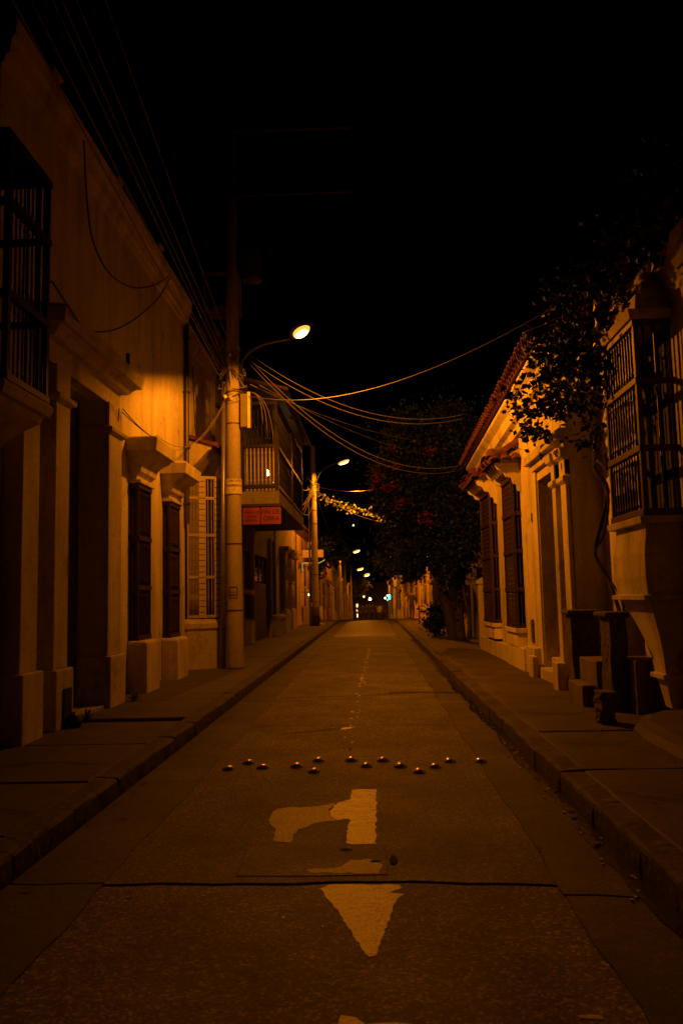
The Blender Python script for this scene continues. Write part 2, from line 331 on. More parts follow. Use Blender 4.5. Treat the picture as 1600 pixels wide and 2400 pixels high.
def cslab(x0, x1, y0, y1, m, lo=True, hi=False, z=0.):
    # road slabs whose near / far joints follow the same wandering crack
    nx = max(3, int((x1 - x0) / .15)); xs = [x0 + (x1 - x0) * i / nx for i in range(nx)] + [x1]
    def wav(y, x): return (.012 * math.sin(x * 5.1 + y * 3) + .008 * math.sin(x * 13 + y)) if abs(y) < 60 else 0
    near = [(x, y0 + wav(y0, x) + (crk(x) if lo else 0) + (.008 if y0 == 4.75 else .003)) for x in xs]; far = [(x, y1 + wav(y1, x) + (crk(x) if hi else 0) - (.008 if y1 == 4.75 else .003)) for x in reversed(xs)]
    cx, cy = (x0 + x1) / 2, (y0 + y1) / 2
    def ex(x, y):      # seams between the strips wander a little; the kerb lines stay straight
        if abs(x - XL) < .01 or abs(x - XR) < .01: return x
        q = -1.568 if x < 0 else .988
        return q + .011 * math.sin(y * 2.3 + q) + .007 * math.sin(y * 7.1 + 2 * q) + .004 * math.sin(y * 17.3) + (.0025 if x > q else -.0025) * (1 if q < 0 else .5)
    ns = max(1, min(90, int((y1 - y0) / .12))) if y0 < 30 else 1
    rside = [(x1, far[0][1] * t + near[-1][1] * (1 - t)) for t in [k / (ns + 1) for k in range(1, ns + 1)]]
    lside = [(x0, near[0][1] * t + far[-1][1] * (1 - t)) for t in [k / (ns + 1) for k in range(1, ns + 1)]]
    rim = [(p, (0, 1)) for p in near] + [(p, (-1, 0)) for p in rside] + [(p, (0, -1)) for p in far] + [(p, (1, 0)) for p in lside]
    fix = lambda p: (ex(p[0], p[1]) if (p[0] == x0 or p[0] == x1) else p[0], p[1])
    out = [fix(p) for p, d in rim]; inn = [(q[0] + d[0] * .004 + random.uniform(-.002, .002), q[1] + d[1] * .008) for q, (p, d) in zip(out, rim)]
    b = MB().loft([[(p[0], p[1], rz(p[1]) + z - .15) for p in out], [(p[0], p[1], rz(p[1]) + z - .006) for p in out], [(p[0], p[1], rz(p[1]) + z) for p in inn]])
    return b.build('road_slab', m, road, org=(cx, cy, rz(cy)))
cslab(-1.56, .985, -4, 4.75, ASPC, lo=False, hi=True, z=-.004)
cslab(-1.56, .985, 4.75, 12.9, ASPH, lo=True)
cslab(-1.57, .985, 12.9, 21.5, ASPH, lo=False); cslab(-1.57, .985, 21.5, 33, ASPH, lo=False)
ASPS = asphalt('polished_asphalt', (.034, .03, .026), (.14, .125, .1), 50, .5, .6)
for a, b in ((33, 47), (47, 50), (50, 53.5), (53.5, 57), (57, 80), (80, 110), (110, 150), (150, 220)): cslab(-1.57, .985, a, b, ASPS, lo=False)
yl = [-4, .4, 4.78, 7.35, 8.55, 12.9, 17.2, 22, 27, 33, 40, 47, 50, 53.5, 57, 80, 110, 150, 220]
for a, b in zip(yl[:-1], yl[1:]): cslab(XL, -1.566, a, b, GUTM, lo=False, z=random.uniform(-.004, .002))
yr = [-4, 4.62, 12.2, 20, 28, 38, 47, 50, 53.5, 57, 80, 110, 150, 220]
for a, b in zip(yr[:-1], yr[1:]): cslab(.992, XR, a, b, GUTM, lo=(a == 4.62), hi=(b == 4.62), z=random.uniform(-.004, .002))
MB().add([(XL, -4, -.016), (XR, -4, -.016), (XR, 47, -.016), (XL, 47, -.016)], [(0, 1, 2, 3)]).build('joint_bed', DARKP, road)
# concrete repair patch in the middle of the lane
slab('road_patch', -.84, .05, 4.86, 5.43, .004, PATCH, road, jit=.012, th=.05, round_=.006)
pb = MB()
for (x, y, w, h) in ((-.2, 5.33, .09, .03), (-.02, 5.1, .07, .03), (.09, 5.12, .05, .09)):
    pb.loft([[(x + w * .5 * math.cos(t) * random.uniform(.8, 1.1), y + h * math.sin(t) * random.uniform(.7, 1.1), z) for t in [k * math.pi / 5 for k in range(10)]] for z in (.003, .0055)])
pb.build('pothole', DARKP, road)
# wet run-off along the right kerb, ragged inner edge
wp = []; y = 2.
while y < 30: wp.append((1.36 + .02 * math.sin(y * 2.1) + .015 * math.sin(y * 5.3) + random.uniform(-.012, .012), y)); y += .22
wet = MB(); nn = len(wp)
wet.add([(p[0], p[1], .0045) for p in wp] + [(1.473, p[1], .0045) for p in wp], [(i, nn + i, nn + i + 1, i + 1) for i in range(nn - 1)])
o = wet.build('gutter_water', WETM); o['kind'] = 'structure'
# long thin surface cracks
def crackline(pts, w):
    b = MB(); P = []
    for (a, c) in zip(pts[:-1], pts[1:]):
        for k in range(5): P.append((a[0] + (c[0] - a[0]) * k / 5 + random.uniform(-.008, .008), a[1] + (c[1] - a[1]) * k / 5 + random.uniform(-.012, .012)))
    P.append(pts[-1]); q = len(P)
    b.add([(p[0], p[1] - w * random.uniform(.4, 1), .003) for p in P] + [(p[0], p[1] + w * random.uniform(.4, 1), .003) for p in P], [(i, i + 1, q + i + 1, q + i) for i in range(q - 1)])
    b.build('crack', DARKP, road, fix=False)
crackline([(-1.14, 9.75), (-.8, 9.9), (-.4, 10.12)], .02)
crackline([(.25, 13.6), (.7, 13.7), (1.35, 13.5)], .09)
crackline([(-1.5, 13.25), (-.7, 13.3), (.3, 13.45)], .03)
crackline([(-1.5, 10.4), (-.4, 10.35), (.9, 10.25)], .01)

def pavement(xk, xw, ys, side, broken=()):
    p = struct('sidewalk')
    kx = xk + side * .2
    for a, b in zip(ys[:-1], ys[1:]):
        slab('paving_slab', min(kx + side * .012, xw), max(kx + side * .012, xw), a + .008, b - .008, .15 + (random.uniform(-.008, .006)) - (.045 if a in broken else 0), WALK, p, jit=.012, th=.2, round_=.015)
    prof = [(xk, -.1), (xk + side * .004, .06), (xk + side * .008, .125), (xk + side * .018, .143), (xk + side * .05, .15), (kx, .153), (kx, -.1)]
    y = -4.
    meshes = []
    for v in range(5):
        rings = []
        for t in (0, .006, .2, .4, .55, .75, .974, .981):
            d = .006 if t in (0, .981) else 0
            rings.append([(x + side * (d + random.uniform(-.004, .008)), t, z - d * (z > 0) + random.uniform(-.006, .005) * (z > 0)) for x, z in prof])
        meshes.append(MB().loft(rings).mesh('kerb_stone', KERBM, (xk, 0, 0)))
    while y < 46.5:
        o = put('kerb_stone', random.choice(meshes), p, (xk + random.uniform(-.006, .006), y, random.uniform(-.008, .008))); y += .985
    for a, b in ((46.6, 52), (52, 57), (57, 80), (80, 110), (110, 150), (150, 220)):
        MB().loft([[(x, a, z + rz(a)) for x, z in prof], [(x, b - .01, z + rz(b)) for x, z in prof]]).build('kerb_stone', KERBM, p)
    return p
walk_left = pavement(XL, -3.98, [-4, -1.2, 1.4, 3.3, 5.2, 6.7, 8.4, 9.55, 10.25, 12.05, 13.9, 15.9, 18.3, 20.5, 23.2, 26, 29, 33, 38, 43, 47, 52, 57, 80, 110, 150, 220], -1, broken=(9.55,))
walk_right = pavement(XR, 3.5, [-4, -1, 2.1, 4.6, 6.9, 8.75, 10.9, 12.4, 14.9, 17.6, 20, 23, 26, 30, 36, 42, 47, 52, 57, 80, 110, 150, 220], 1)

def pavecrack(p, pts, w):
    b = MB(); P = []
    for (a, c) in zip(pts[:-1], pts[1:]):
        for k in range(6): P.append((a[0] + (c[0] - a[0]) * k / 6 + random.uniform(-.015, .015), a[1] + (c[1] - a[1]) * k / 6 + random.uniform(-.02, .02)))
    P.append(pts[-1]); q = len(P)
    b.add([(x, y - w * random.uniform(.3, 1), .158) for x, y in P] + [(x, y + w * random.uniform(.3, 1), .158) for x, y in P], [(i, i + 1, q + i + 1, q + i) for i in range(q - 1)])
    b.build('crack', DARKP, p, fix=False)
for pts, w in (([(-3.5, 7.3), (-2.9, 7.5), (-2.4, 7.35)], .012), ([(-3.6, 6.0), (-3.1, 5.6), (-2.8, 5.9), (-2.35, 5.7)], .014), ([(-3.1, 8.5), (-2.9, 9.1), (-2.4, 9.3)], .012), ([(-3.3, 11.2), (-2.7, 11.0), (-2.35, 11.3)], .01), ([(-3.2, 4.4), (-2.7, 4.1), (-2.4, 4.3)], .014), ([(-3.2, 14.9), (-2.4, 14.6)], .012)): pavecrack(walk_left, pts, w)
for pts, w in (([(1.75, 8.1), (2.2, 7.9), (2.6, 8.2)], .012), ([(1.75, 10.1), (2.3, 9.9), (2.7, 10.15)], .016), ([(1.75, 11.6), (2.2, 11.5), (2.75, 11.7)], .02), ([(1.8, 13.4), (2.3, 13.2), (2.8, 13.4)], .012), ([(1.75, 6.1), (2.2, 5.7), (2.8, 6.0)], .012)): pavecrack(walk_right, pts, w)
# ------------------------------------------------------------------ painted arrow and road studs
def ragged(pts, z=-.001, th=.003, amp=.012, step=.045):
    out = []
    for i, a in enumerate(pts):
        c = pts[(i + 1) % len(pts)]; L = math.hypot(c[0] - a[0], c[1] - a[1]); k = max(1, int(L / step))
        for j in range(k):
            t = j / k; out.append((a[0] + (c[0] - a[0]) * t + random.uniform(-amp, amp) * .7, a[1] + (c[1] - a[1]) * t + random.uniform(-amp, amp)))
    return MB().prism(out, 'z', z, z + th)
ar = thing('road_arrow', 'worn white painted arrow on the asphalt with its head towards the viewer', 'road marking', (-.1, 5.5, 0))
ragged([(-.205, 5.465), (-.015, 5.465), (0, 6.95), (-.2, 6.95), (-.215, 6.62), (-.31, 6.53), (-.36, 6.3), (-.3, 6.03), (-.2, 6.05)], amp=.016).build('shaft', PAINT, ar)
ragged([(-.318, 6.52), (-.45, 6.42), (-.77, 6.38), (-.79, 6.05), (-.72, 5.83), (-.68, 5.52), (-.57, 5.5), (-.56, 5.8), (-.4, 6.0), (-.308, 6.02), (-.368, 6.3)], amp=.018).build('arm', FADED, ar)
ragged([(-.36, 4.9), (.0, 4.885), (.015, 5.02), (-.03, 5.13), (-.17, 5.14), (-.22, 5.0), (-.42, 4.96)], z=.002, amp=.018).build('paint_remnant', FADED, ar)
ragged([(-.055, 3.8), (-.02, 3.82), (.09, 4.5), (.14, 4.57), (.06, 4.6), (.13, 4.66), (.11, 4.715), (-.28, 4.73), (-.325, 4.66), (-.25, 4.45), (-.2, 4.3), (-.11, 3.98)], z=-.0045, amp=.008, step=.03).build('arrow_head', PAINT, ar)
for pts, lab in (([(-.16, 3.3), (-.1, 3.29), (-.06, 3.23), (.05, 3.25), (.22, 3.2), (.1, 2.95), (-.2, 3.0)], 'white paint fragment at the near edge of the road below the arrow head'),
                 ([(.74, 3.295), (.83, 3.29), (.83, 3.265), (.74, 3.27)], 'small pale paint bar right of the arrow at the near road edge')):
    tag(ragged(pts, z=-.0045, amp=.006).build('paint_fragment', PAINT), lab, 'road marking')
tag(ragged([(-.42, 10.02), (-.3, 10.1), (-.24, 10.22), (-.4, 10.16)], amp=.01).build('paint_fragment', MATS['sign_white']), 'small bright paint flake on the lane beyond the row of studs', 'road marking')
SP = [(-1.39, 7.8), (-1.24, 8.07), (-1.07, 7.84), (-.75, 7.87), (-.57, 7.63), (-.56, 8.12), (-.24, 8.12), (-.09, 7.84), (.07, 8.09), (.23, 7.8), (.39, 7.55), (.55, 7.76), (.71, 8.0), (1.0, 7.98)]
ordn = ['leftmost', 'second from the left', 'third from the left', 'fourth from the left', 'fifth from the left, set lower in the zigzag', 'sixth from the left', 'seventh from the left', 'eighth from the left', 'seventh from the right' , 'fifth from the right', 'fourth from the right, the nearest one', 'third from the right', 'second from the right', 'rightmost']
ordn[8] = 'sixth from the right'
sb = MB().lathe([(.062, -.004), (.06, .006), (.055, .015), (.046, .025), (.032, .034), (.016, .039), (.002, .0405)], (0, 0), 20).mesh('road_stud', STUDM, smooth=True)
for (x, y), w in zip(SP, ordn):
    o = put('road_stud', sb, None, (x, y + .02, .001)); o.scale = (random.uniform(.95, 1.05),) * 3
    tag(o, 'domed metal stud in the zigzag row, ' + w, 'road stud', 'domed road studs across the lane')
# pale flecks standing in for glints along the lane, and grit along the kerb
gb = MB()
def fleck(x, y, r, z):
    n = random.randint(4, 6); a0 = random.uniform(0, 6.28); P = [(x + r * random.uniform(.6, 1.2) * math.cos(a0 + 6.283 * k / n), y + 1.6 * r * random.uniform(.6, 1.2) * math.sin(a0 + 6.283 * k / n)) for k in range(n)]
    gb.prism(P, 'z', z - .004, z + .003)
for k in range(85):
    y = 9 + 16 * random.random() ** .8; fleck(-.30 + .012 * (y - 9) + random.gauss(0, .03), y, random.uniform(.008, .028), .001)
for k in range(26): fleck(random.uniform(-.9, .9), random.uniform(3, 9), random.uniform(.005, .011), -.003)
for k in range(60): fleck(random.uniform(1.3, 1.46), random.uniform(3, 12), random.uniform(.006, .012), .006)
o = tag(gb.build('glint_and_grit_flecks', SIGNW), 'pale flecks standing in for glints along the lane, and grit', 'debris'); o['kind'] = 'stuff'

# ------------------------------------------------------------------ shared building parts
def tile_mesh(r=.1, L=.42, th=.014, n=7):
    b = MB(); ra = []
    for y, k in ((0, 1.), (L, .86)):
        out = [(r * k * math.cos(math.pi * i / n), y, r * k * math.sin(math.pi * i / n)) for i in range(n + 1)]
        inn = [((r * k - th) * math.cos(math.pi * i / n), y, (r * k - th) * math.sin(math.pi * i / n)) for i in reversed(range(n + 1))]
        ra.append(out + inn)
    return b.loft(ra).mesh('roof_tile', TILE, smooth=False)
TM = tile_mesh(); TMB = tile_mesh(.12, .5)
def tiles(parent, side, xe, y0, y1, ze0, ze1, slope, pitch=.22, rows=2, me=None, start=0):
    """barrel tiles running down towards the street; ridge side is +side in X"""
    me = me or TM; n = int((y1 - y0) / pitch)
    for i in range(n + 1):
        y = y0 + (y1 - y0) * i / max(n, 1); ze = ze0 + (ze1 - ze0) * i / max(n, 1)
        for k in range(start, rows):
            d = .36 * k
            rot = Matrix.Rotation(-side * math.pi / 2, 4, 'Z') @ Matrix.Rotation(slope, 4, 'X')
            o = put('roof_tile', me, parent, (xe + side * d * math.cos(slope) + random.uniform(-.012, .012), y + random.uniform(-.012, .012), ze + d * math.sin(slope) + .012 * k))
            o.rotation_euler = rot.to_euler(); o.rotation_euler.y += random.uniform(-.03, .03)
            # gap-channel tile between neighbours
            if k == 0 and i < n:
                c = put('roof_tile', me, parent, (xe + side * .06, y + pitch / 2, ze + .055))
                c.rotation_euler = (rot @ Matrix.Rotation(math.pi, 4, 'Y')).to_euler()
BM = {}
def spindle(h, r, m, turned=True):
    key = (round(h, 2), r, m.name, turned)
    if key not in BM:
        b = MB()
        if turned:
            prof = [(r * .8, 0), (r * .8, h * .12), (r * 1.35, h * .15), (r * .8, h * .18), (r, h * .3), (r * .9, h * .5), (r, h * .7), (r * .8, h * .82), (r * 1.35, h * .85), (r * .8, h * .88), (r * .8, h)]
            b.lathe(prof, (0, 0), 6)
        else: b.lathe([(r, 0), (r, h)], (0, 0), 6)
        BM[key] = b.mesh('baluster', m, smooth=True)
    return BM[key]
def grille(parent, side, xw, xf, y0, y1, zs, ny, nx, fm, bm_, r=.013, post=.06, rail=.07, turned=True, back=True, name='window', near=True, skip_street=False, backmat=None, endrails=True, lab=None):
    """box of bars standing out from a wall: street face at xf, two ends; zs = heights of the rails"""
    b = MB(); s = side
    for y in (y0, y1 - post): b.box(xf, xf + s * post, y, y + post, zs[0], zs[-1])
    b2 = rail / 2
    for i, z in enumerate(zs):
        lo, hi = (z, z + rail) if i == 0 else ((z - rail, z) if i == len(zs) - 1 else (z - b2, z + b2))
        b.box(xf - s * .012, xf + s * (post + .004), y0 - .012, y1 + .012, lo, hi)
        if endrails or i in (0, len(zs) - 1):
            for y in (y0, y1 - post): b.box(xf + s * (post + .005), xw, y + .004, y + post - .004, lo + .002, hi - .002)
    w = b.build(name, fm, parent, bevel=.004)
    if back:
        bk = MB(); bk.box(xw - s * .02, xw - s * .002, y0 + .05, y1 - .05, zs[0] + .03, zs[-1] - .03)
        for k in range(1, 3): bk.box(xw - s * .045, xw - s * .021, y0 + (y1 - y0) * k / 3 - .03, y0 + (y1 - y0) * k / 3 + .03, zs[0] + .05, zs[-1] - .05)
        bk.build('shutter', backmat or DWOOD, w, org=wl(w), bevel=.004)
    for a, c in zip(zs[:-1], zs[1:]):
        h = c - a - .02; me = spindle(h, r, bm_, turned)
        if not skip_street:
            for k in range(ny): put('baluster', me, w, (xf + s * post * .5, y0 + post + (y1 - y0 - 2 * post) * (k + .5) / ny, a + .01))
        for y in ((y0 + post / 2, y1 - post / 2) if near else (y1 - post / 2,)):
            for k in range(nx): put('baluster', me, w, (xf + s * (post + (abs(xw - xf) - post) * (k + .5) / nx), y, a + .01))
    return w
def panel_door(parent, side, x, y0, y1, z0, z1, m, name='door', leaves=2):
    b = MB(); b.box(x, x + side * .06, y0, y1, z0, z1)
    d = b.build(name, m, parent, bevel=.004); w = (y1 - y0) / leaves; q = MB()
    for l in range(leaves):
        for k in range(4):
            za = z0 + .12 + (z1 - z0 - .16) * k / 4; zb = za + (z1 - z0 - .16) / 4 - .1
            q.rects([(0, 0, 0, 0)], 0) if False else None
            q.box(x - side * .025, x - side * .001, y0 + w * l + .1, y0 + w * (l + 1) - .1, za, zb)
    q.build('door_panel', m, d, org=wl(d), bevel=.012)
    MB().ball((x - side * .05, (y0 + y1) / 2 + .08, z0 + 1.05), .035).build('handle', DMETAL, d, org=wl(d), smooth=True)
    return d
def pilaster(parent, side, xw, xf, y0, y1, z0, z1, m, plinth=.68, cap=None, px=.06):
    b = MB(); b.box(xw, xf, y0, y1, z0 + plinth, z1); b.build('pilaster', m, parent, bevel=.012)
    b = MB(); b.box(xw, xf - side * px, y0 - .05, y1 + .06, z0 - .05, z0 + plinth); b.build('plinth', m, parent, bevel=.018)
    if cap:
        c = MB()
        c.rects([(cap, xf - side * .01, y0 - .01, y1 + .01), (cap + .03, xf - side * .06, y0 - .06, y1 + .06), (cap + .08, xf - side * .07, y0 - .07, y1 + .07), (cap + .11, xf - side * .01, y0 - .01, y1 + .01)], xw)
        c.build('capital', m, parent, bevel=.006)
def hood(parent, xw, y0, y1, zt, m):     # corniced plaster canopy above a street window (left side)
    b = MB()
    b.rects([(zt - .72, -3.78, y0 + .2, y1 - .3), (zt - .62, -3.77, y0 + .18, y1 - .28), (zt - .55, -3.70, y0 + .14, y1 - .22), (zt - .42, -3.66, y0 + .12, y1 - .2), (zt - .34, -3.58, y0 + .08, y1 - .14),
             (zt - .3, -3.5, y0 + .06, y1 - .1), (zt - .235, -3.46, y0 + .04, y1 - .07), (zt - .23, -3.41, y0, y1 - .01), (zt - .03, -3.385, y0 - .012, y1), (zt, -3.42, y0 + .02, y1 - .03)], xw)
    return b.build('canopy', m, parent, bevel=.006)

# ------------------------------------------------------------------ LEFT: house with the high balcony (nearest)
h0 = thing('colonial_house', 'plaster house nearest on the left with a tall dark window balcony over a doorway', 'house', (-3.9, 5, .15))
b = MB(); b.wall(-3.84, -4.35, -3, 8.19, .1, 6.1, [(6.3, 8.0, .1, 3.28), (1.5, 3.2, .1, 3.3)]); b.box(-9, -4.352, -3, 8.18, .1, 6.0); b.build('wall', WHITE, h0, bevel=.01)
panel_door(h0, -1, -4.2, 6.3, 8.0, .15, 3.28, DWOOD); panel_door(h0, -1, -4.2, 1.5, 3.2, .15, 3.3, DWOOD)
b = MB(); b.box(-4.3, -3.72, 6.35, 8.0, .13, .3); b.build('doorstep', GREYP, h0, bevel=.02)
b = MB(); y0, y1 = 7.15, 8.16
b.rects([(3.02, -3.85, y0 + .35, y1 - .25), (3.2, -3.7, y0 + .22, y1 - .16), (3.34, -3.55, y0 + .1, y1 - .1), (3.42, -3.42, y0 + .05, y1 - .04), (3.45, -3.38, y0, y1), (3.52, -3.36, y0 - .02, y1 + .02), (3.53, -3.3, y0 - .05, y1 + .05), (3.62, -3.27, y0 - .07, y1 + .07), (3.66, -3.3, y0 - .05, y1 + .04)], -3.842)
b.build('balcony_base', WHITE, h0, bevel=.006)
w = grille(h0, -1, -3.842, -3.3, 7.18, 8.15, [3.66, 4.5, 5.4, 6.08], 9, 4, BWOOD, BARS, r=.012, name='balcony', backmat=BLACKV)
b = MB(); b.rects([(6.082, -3.32, 7.19, 8.14), (6.13, -3.32, 7.19, 8.14)], -3.842); b.build('balcony_roof', DWOOD, h0, bevel=.005)

# ------------------------------------------------------------------ LEFT: tall plaster house with portal and two grilled windows
hA = thing('colonial_house', 'tall pale plaster house with corniced portal and two canopied wood grilles', 'house', (-3.9, 13, .15))
b = MB(); b.wall(-3.9, -4.4, 8.2, 16.95, .1, 8.05, [(9.77, 11.25, .1, 4.45), (13.05, 13.72, .98, 3.5), (15.12, 15.8, .98, 3.42)]); b.box(-9, -4.402, 8.21, 16.9, .1, 7.6); b.build('wall', WHITE, hA)
b = MB(); b.loft([[(x, y, z) for x, z in ((-3.898, 7.5), (-3.86, 7.52), (-3.84, 7.6), (-3.8, 7.62), (-3.78, 7.78), (-3.74, 7.84), (-3.72, 8.02), (-3.76, 8.1), (-3.898, 8.1))] for y in (8.18, 16.97)]); b.build('parapet', WHITE, hA, bevel=.006)
for yy in (9.5, 12.1, 14.6):
    b = MB(); b.rects([(8.06, -3.8, yy - .12, yy + .12), (8.2, -3.8, yy - .12, yy + .12), (8.26, -3.76, yy - .16, yy + .16), (8.42, -3.9, yy - .03, yy + .03)], -4.05); b.build('finial', GREYP, hA, bevel=.01)
pilaster(hA, -1, -3.898, -3.67, 8.42, 8.86, .15, 3.72, WHITE, plinth=.72)
pilaster(hA, -1, -3.898, -3.67, 9.32, 9.76, .15, 4.46, WHITE, cap=4.0)
pilaster(hA, -1, -4.1, -3.67, 11.26, 11.85, .15, 4.46, WHITE, plinth=.7, cap=4.0)
b = MB(); b.rects([(4.46, -3.72, 9.2, 11.92), (4.72, -3.72, 9.2, 11.92), (4.73, -3.62, 9.1, 12.0), (4.8, -3.56, 9.05, 12.05), (4.84, -3.5, 9.0, 12.1), (4.845, -3.45, 8.96, 12.14), (5.02, -3.42, 8.93, 12.17), (5.06, -3.48, 8.98, 12.12), (5.14, -3.8, 9.1, 12.0)], -3.899)
b.build('entablature', WHITE, hA, bevel=.006)
b = MB(); b.tube([(-3.6, 11.9, 5.05), (-3.6, 11.9, 5.35)], .03, 8); b.build('iron_rod', DMETAL, hA)
panel_door(hA, -1, -4.1, 9.77, 11.25, .15, 4.45, DWOOD)
b = MB(); b.box(-4.35, -3.68, 9.8, 11.2, .12, .2); b.build('doorstep', GREYP, hA, bevel=.012)
b = MB(); b.rects([(.155, -3.587, 9.47, 9.7), (.6, -3.587, 9.47, 9.7)], -3.62); b.build('meter_niche', BLACKV, hA)
for dy, dz in ((0, 0), (2.1, -.06)):
    b = MB(); b.box(-3.898, -3.58, 12.92 + dy, 13.72 + dy, .1, .93 + dz); b.rects([(.93 + dz, -3.58, 12.92 + dy, 13.72 + dy), (.97 + dz, -3.62, 12.95 + dy, 13.7 + dy)], -3.898)
    b.build('window_base', WHITE, hA, bevel=.015)
    b = MB(); b.box(-3.898, -3.68, 13.85 + dy, 14.0 + dy, .1, .3); b.build('kerb_block', WHITE, hA, bevel=.02)
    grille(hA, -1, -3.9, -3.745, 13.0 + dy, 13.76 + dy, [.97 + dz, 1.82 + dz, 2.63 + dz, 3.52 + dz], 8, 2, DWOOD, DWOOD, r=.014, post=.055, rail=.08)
    b = MB(); b.box(-3.898, -3.7, 12.96 + dy, 13.82 + dy, 3.524 + dz, 3.58 + dz); b.build('lintel', WHITE, hA, bevel=.008)
    hood(hA, -3.899, 12.8 + dy, 14.1 + dy, 4.26 + dz, WHITE)
b = MB(); b.tube([(-3.83, 16.86, 3.2), (-3.83, 16.86, 7.5)], .05, 8)  # dark pipe added in place of the shadow in the house corner
for z in (3.6, 4.8, 6.0, 7.2): b.box(-3.9, -3.76, 16.8, 16.92, z, z + .04)
tag(b.build('corner_shade_pipe', DMETAL, None, org=(-3.83, 16.86, 3.2)), 'dark pipe standing in for the corner shadow between the tall house and tile hood house', 'pipe')
for pts, lab in (([(-3.7, 10.2, 7.78), (-3.7, 10.26, 7.39), (-3.7, 10.36, 6.95), (-3.7, 10.53, 6.61), (-3.7, 10.84, 6.44), (-3.7, 11.36, 6.38), (-3.7, 12.2, 6.54), (-3.7, 13.04, 6.84), (-3.7, 14.0, 7.3), (-3.72, 14.94, 7.83)], 'upper black cable hanging in a loop down the tall plaster wall'),
                 ([(-3.72, 14.97, 7.8), (-3.7, 14.0, 7.01), (-3.7, 12.67, 6.19), (-3.66, 11.58, 5.64), (-3.62, 10.66, 5.28), (-3.55, 9.87, 5.06), (-3.4, 9.18, 4.95), (-3.3, 8.2, 5.0)], 'lower black cable drooping from the parapet to the dark balcony')):
    tag(MB().tube(smoothpath(pts), .012, 6).build('cable', BLACKC, None, org=pts[0], smooth=True), lab, 'cable')
for k, (p0, p1, lab) in enumerate((((-3.6, 11.66, 4.44), (-3.52, 12.95, 4.27), 'thin cord stretched from the portal capital to the first canopy, the upper of two'), ((-3.62, 11.7, 4.4), (-3.5, 13.1, 4.27), 'thin cord stretched from the portal capital to the first canopy, the lower of two'), ((-3.62, 11.55, 4.42), (-3.8, 11.95, 3.9), 'thin cord dropping from the portal capital down the wall'))):
    tag(MB().tube(sag(p0, p1, .03, 8), .008, 5).build('cord', BLACKC, None, org=p0), lab, 'cord')

# rubbish and weed by the portal plinth
b = MB()
for k in range(3): b.loft([[(-3.5 + r * math.cos(t) * (1 + .15 * math.sin(3 * t + k)), 9.55 + .02 * k + r * math.sin(t), z) for t in [i * math.pi / 5 for i in range(10)]] for r, z in ((.06, .15), (.09, .2), (.08, .27), (.03, .33))]) if k == 0 else None
tag(b.build('rubbish_bag', DMETAL, None, org=(-3.5, 9.55, .15), smooth=True), 'small dark rubbish bag against the portal plinth', 'rubbish')
def weed(loc, n, label, L=.2, m=None):
    b = MB(); c = Vector(loc)
    for k in range(n):
        a = random.uniform(0, 6.28); e = random.uniform(.35, 1.2); l = L * random.uniform(.5, 1.1)
        d = Vector((math.cos(a) * math.cos(e), math.sin(a) * math.cos(e), math.sin(e))); p = c + d * l * .5; q = c + d * l - Vector((0, 0, l * .15)); s = d.cross(Vector((0, 0, 1))).normalized() * .016
        b.add([c, p - s, p + s, q], [(0, 1, 2), (1, 3, 2)])
    return tag(b.build('weed', m or LEAF, None, org=loc, fix=False), label, 'weed')
weed((-3.48, 9.85, .15), 40, 'weed growing at the foot of the portal plinth beside the bag', .28)
weed((-3.5, 11.95, .15), 26, 'low weed at the foot of the second portal plinth', .2)

# ------------------------------------------------------------------ LEFT: house with tile hood and clad bay window
hB = thing('colonial_house', 'pale house behind the first street pole with tiled hood over brick clad bay', 'house', (-3.95, 18.6, .15))
b = MB(); b.wall(-3.96, -4.4, 16.96, 20.4, .1, 7.5, []); b.box(-9, -4.402, 16.97, 20.38, .1, 7.3); b.build('wall', CREAM, hB)
b = MB(); b.loft([[(x, y, z) for x, z in ((-3.958, 7.2), (-3.9, 7.22), (-3.86, 7.32), (-3.82, 7.42), (-3.8, 7.55), (-3.958, 7.58))] for y in (16.98, 20.38)]); b.build('parapet', CREAM, hB, bevel=.006)
foot = [(-3.958, 16.99), (-3.86, 16.99), (-3.24, 17.36), (-3.2, 18.9), (-3.86, 19.3), (-3.958, 19.3)]
def inset(poly, d):
    cx = -3.958; return [(cx + (x - cx) * (1 - d) , 18.15 + (y - 18.15) * (1 - d * .6)) for x, y in poly]
b = MB(); b.loft([[(x, y, z) for x, y in inset(foot, d)] for z, d in ((.1, 0), (.95, 0), (1.0, -.05), (1.1, -.05), (1.16, .03), (1.2, .1))]); b.build('window_base', CREAM, hB, bevel=.008)
dv = Vector((-3.24 + 3.86, 17.36 - 16.99, 0)); dl = dv.length; du = dv / dl; dn = Vector((du.y, -du.x, 0))
def onface(t, d, z): p = Vector((-3.86, 16.99, z)) + du * (t * dl) + dn * d; return (p.x, p.y + .06 * (1 - t), p.z)
b = MB(); core = inset(foot, .14); b.loft([[(x, y, 1.2) for x, y in core], [(x, y, 4.3) for x, y in core]]); b.build('bay_core', BLACKV, hB)
bm_bricks = []
for v in range(4):
    w_, h_, d_ = .128, .108, .07 + .006 * v
    bm_bricks.append(MB().box(-w_ / 2, w_ / 2, -d_ / 2, d_ / 2, 0, h_).mesh('brick', BRICKM))
ang = math.atan2(du.y, du.x)
for t in (.46, .94):
    z = 1.22
    while z < 4.25:
        p = onface(t, -.05, z); o = put('brick', random.choice(bm_bricks), hB, p, rot=(0, 0, ang)); o.scale.x = random.uniform(.97, 1.03) * (1.15 if t < .6 else .8); z += .122
b = MB()
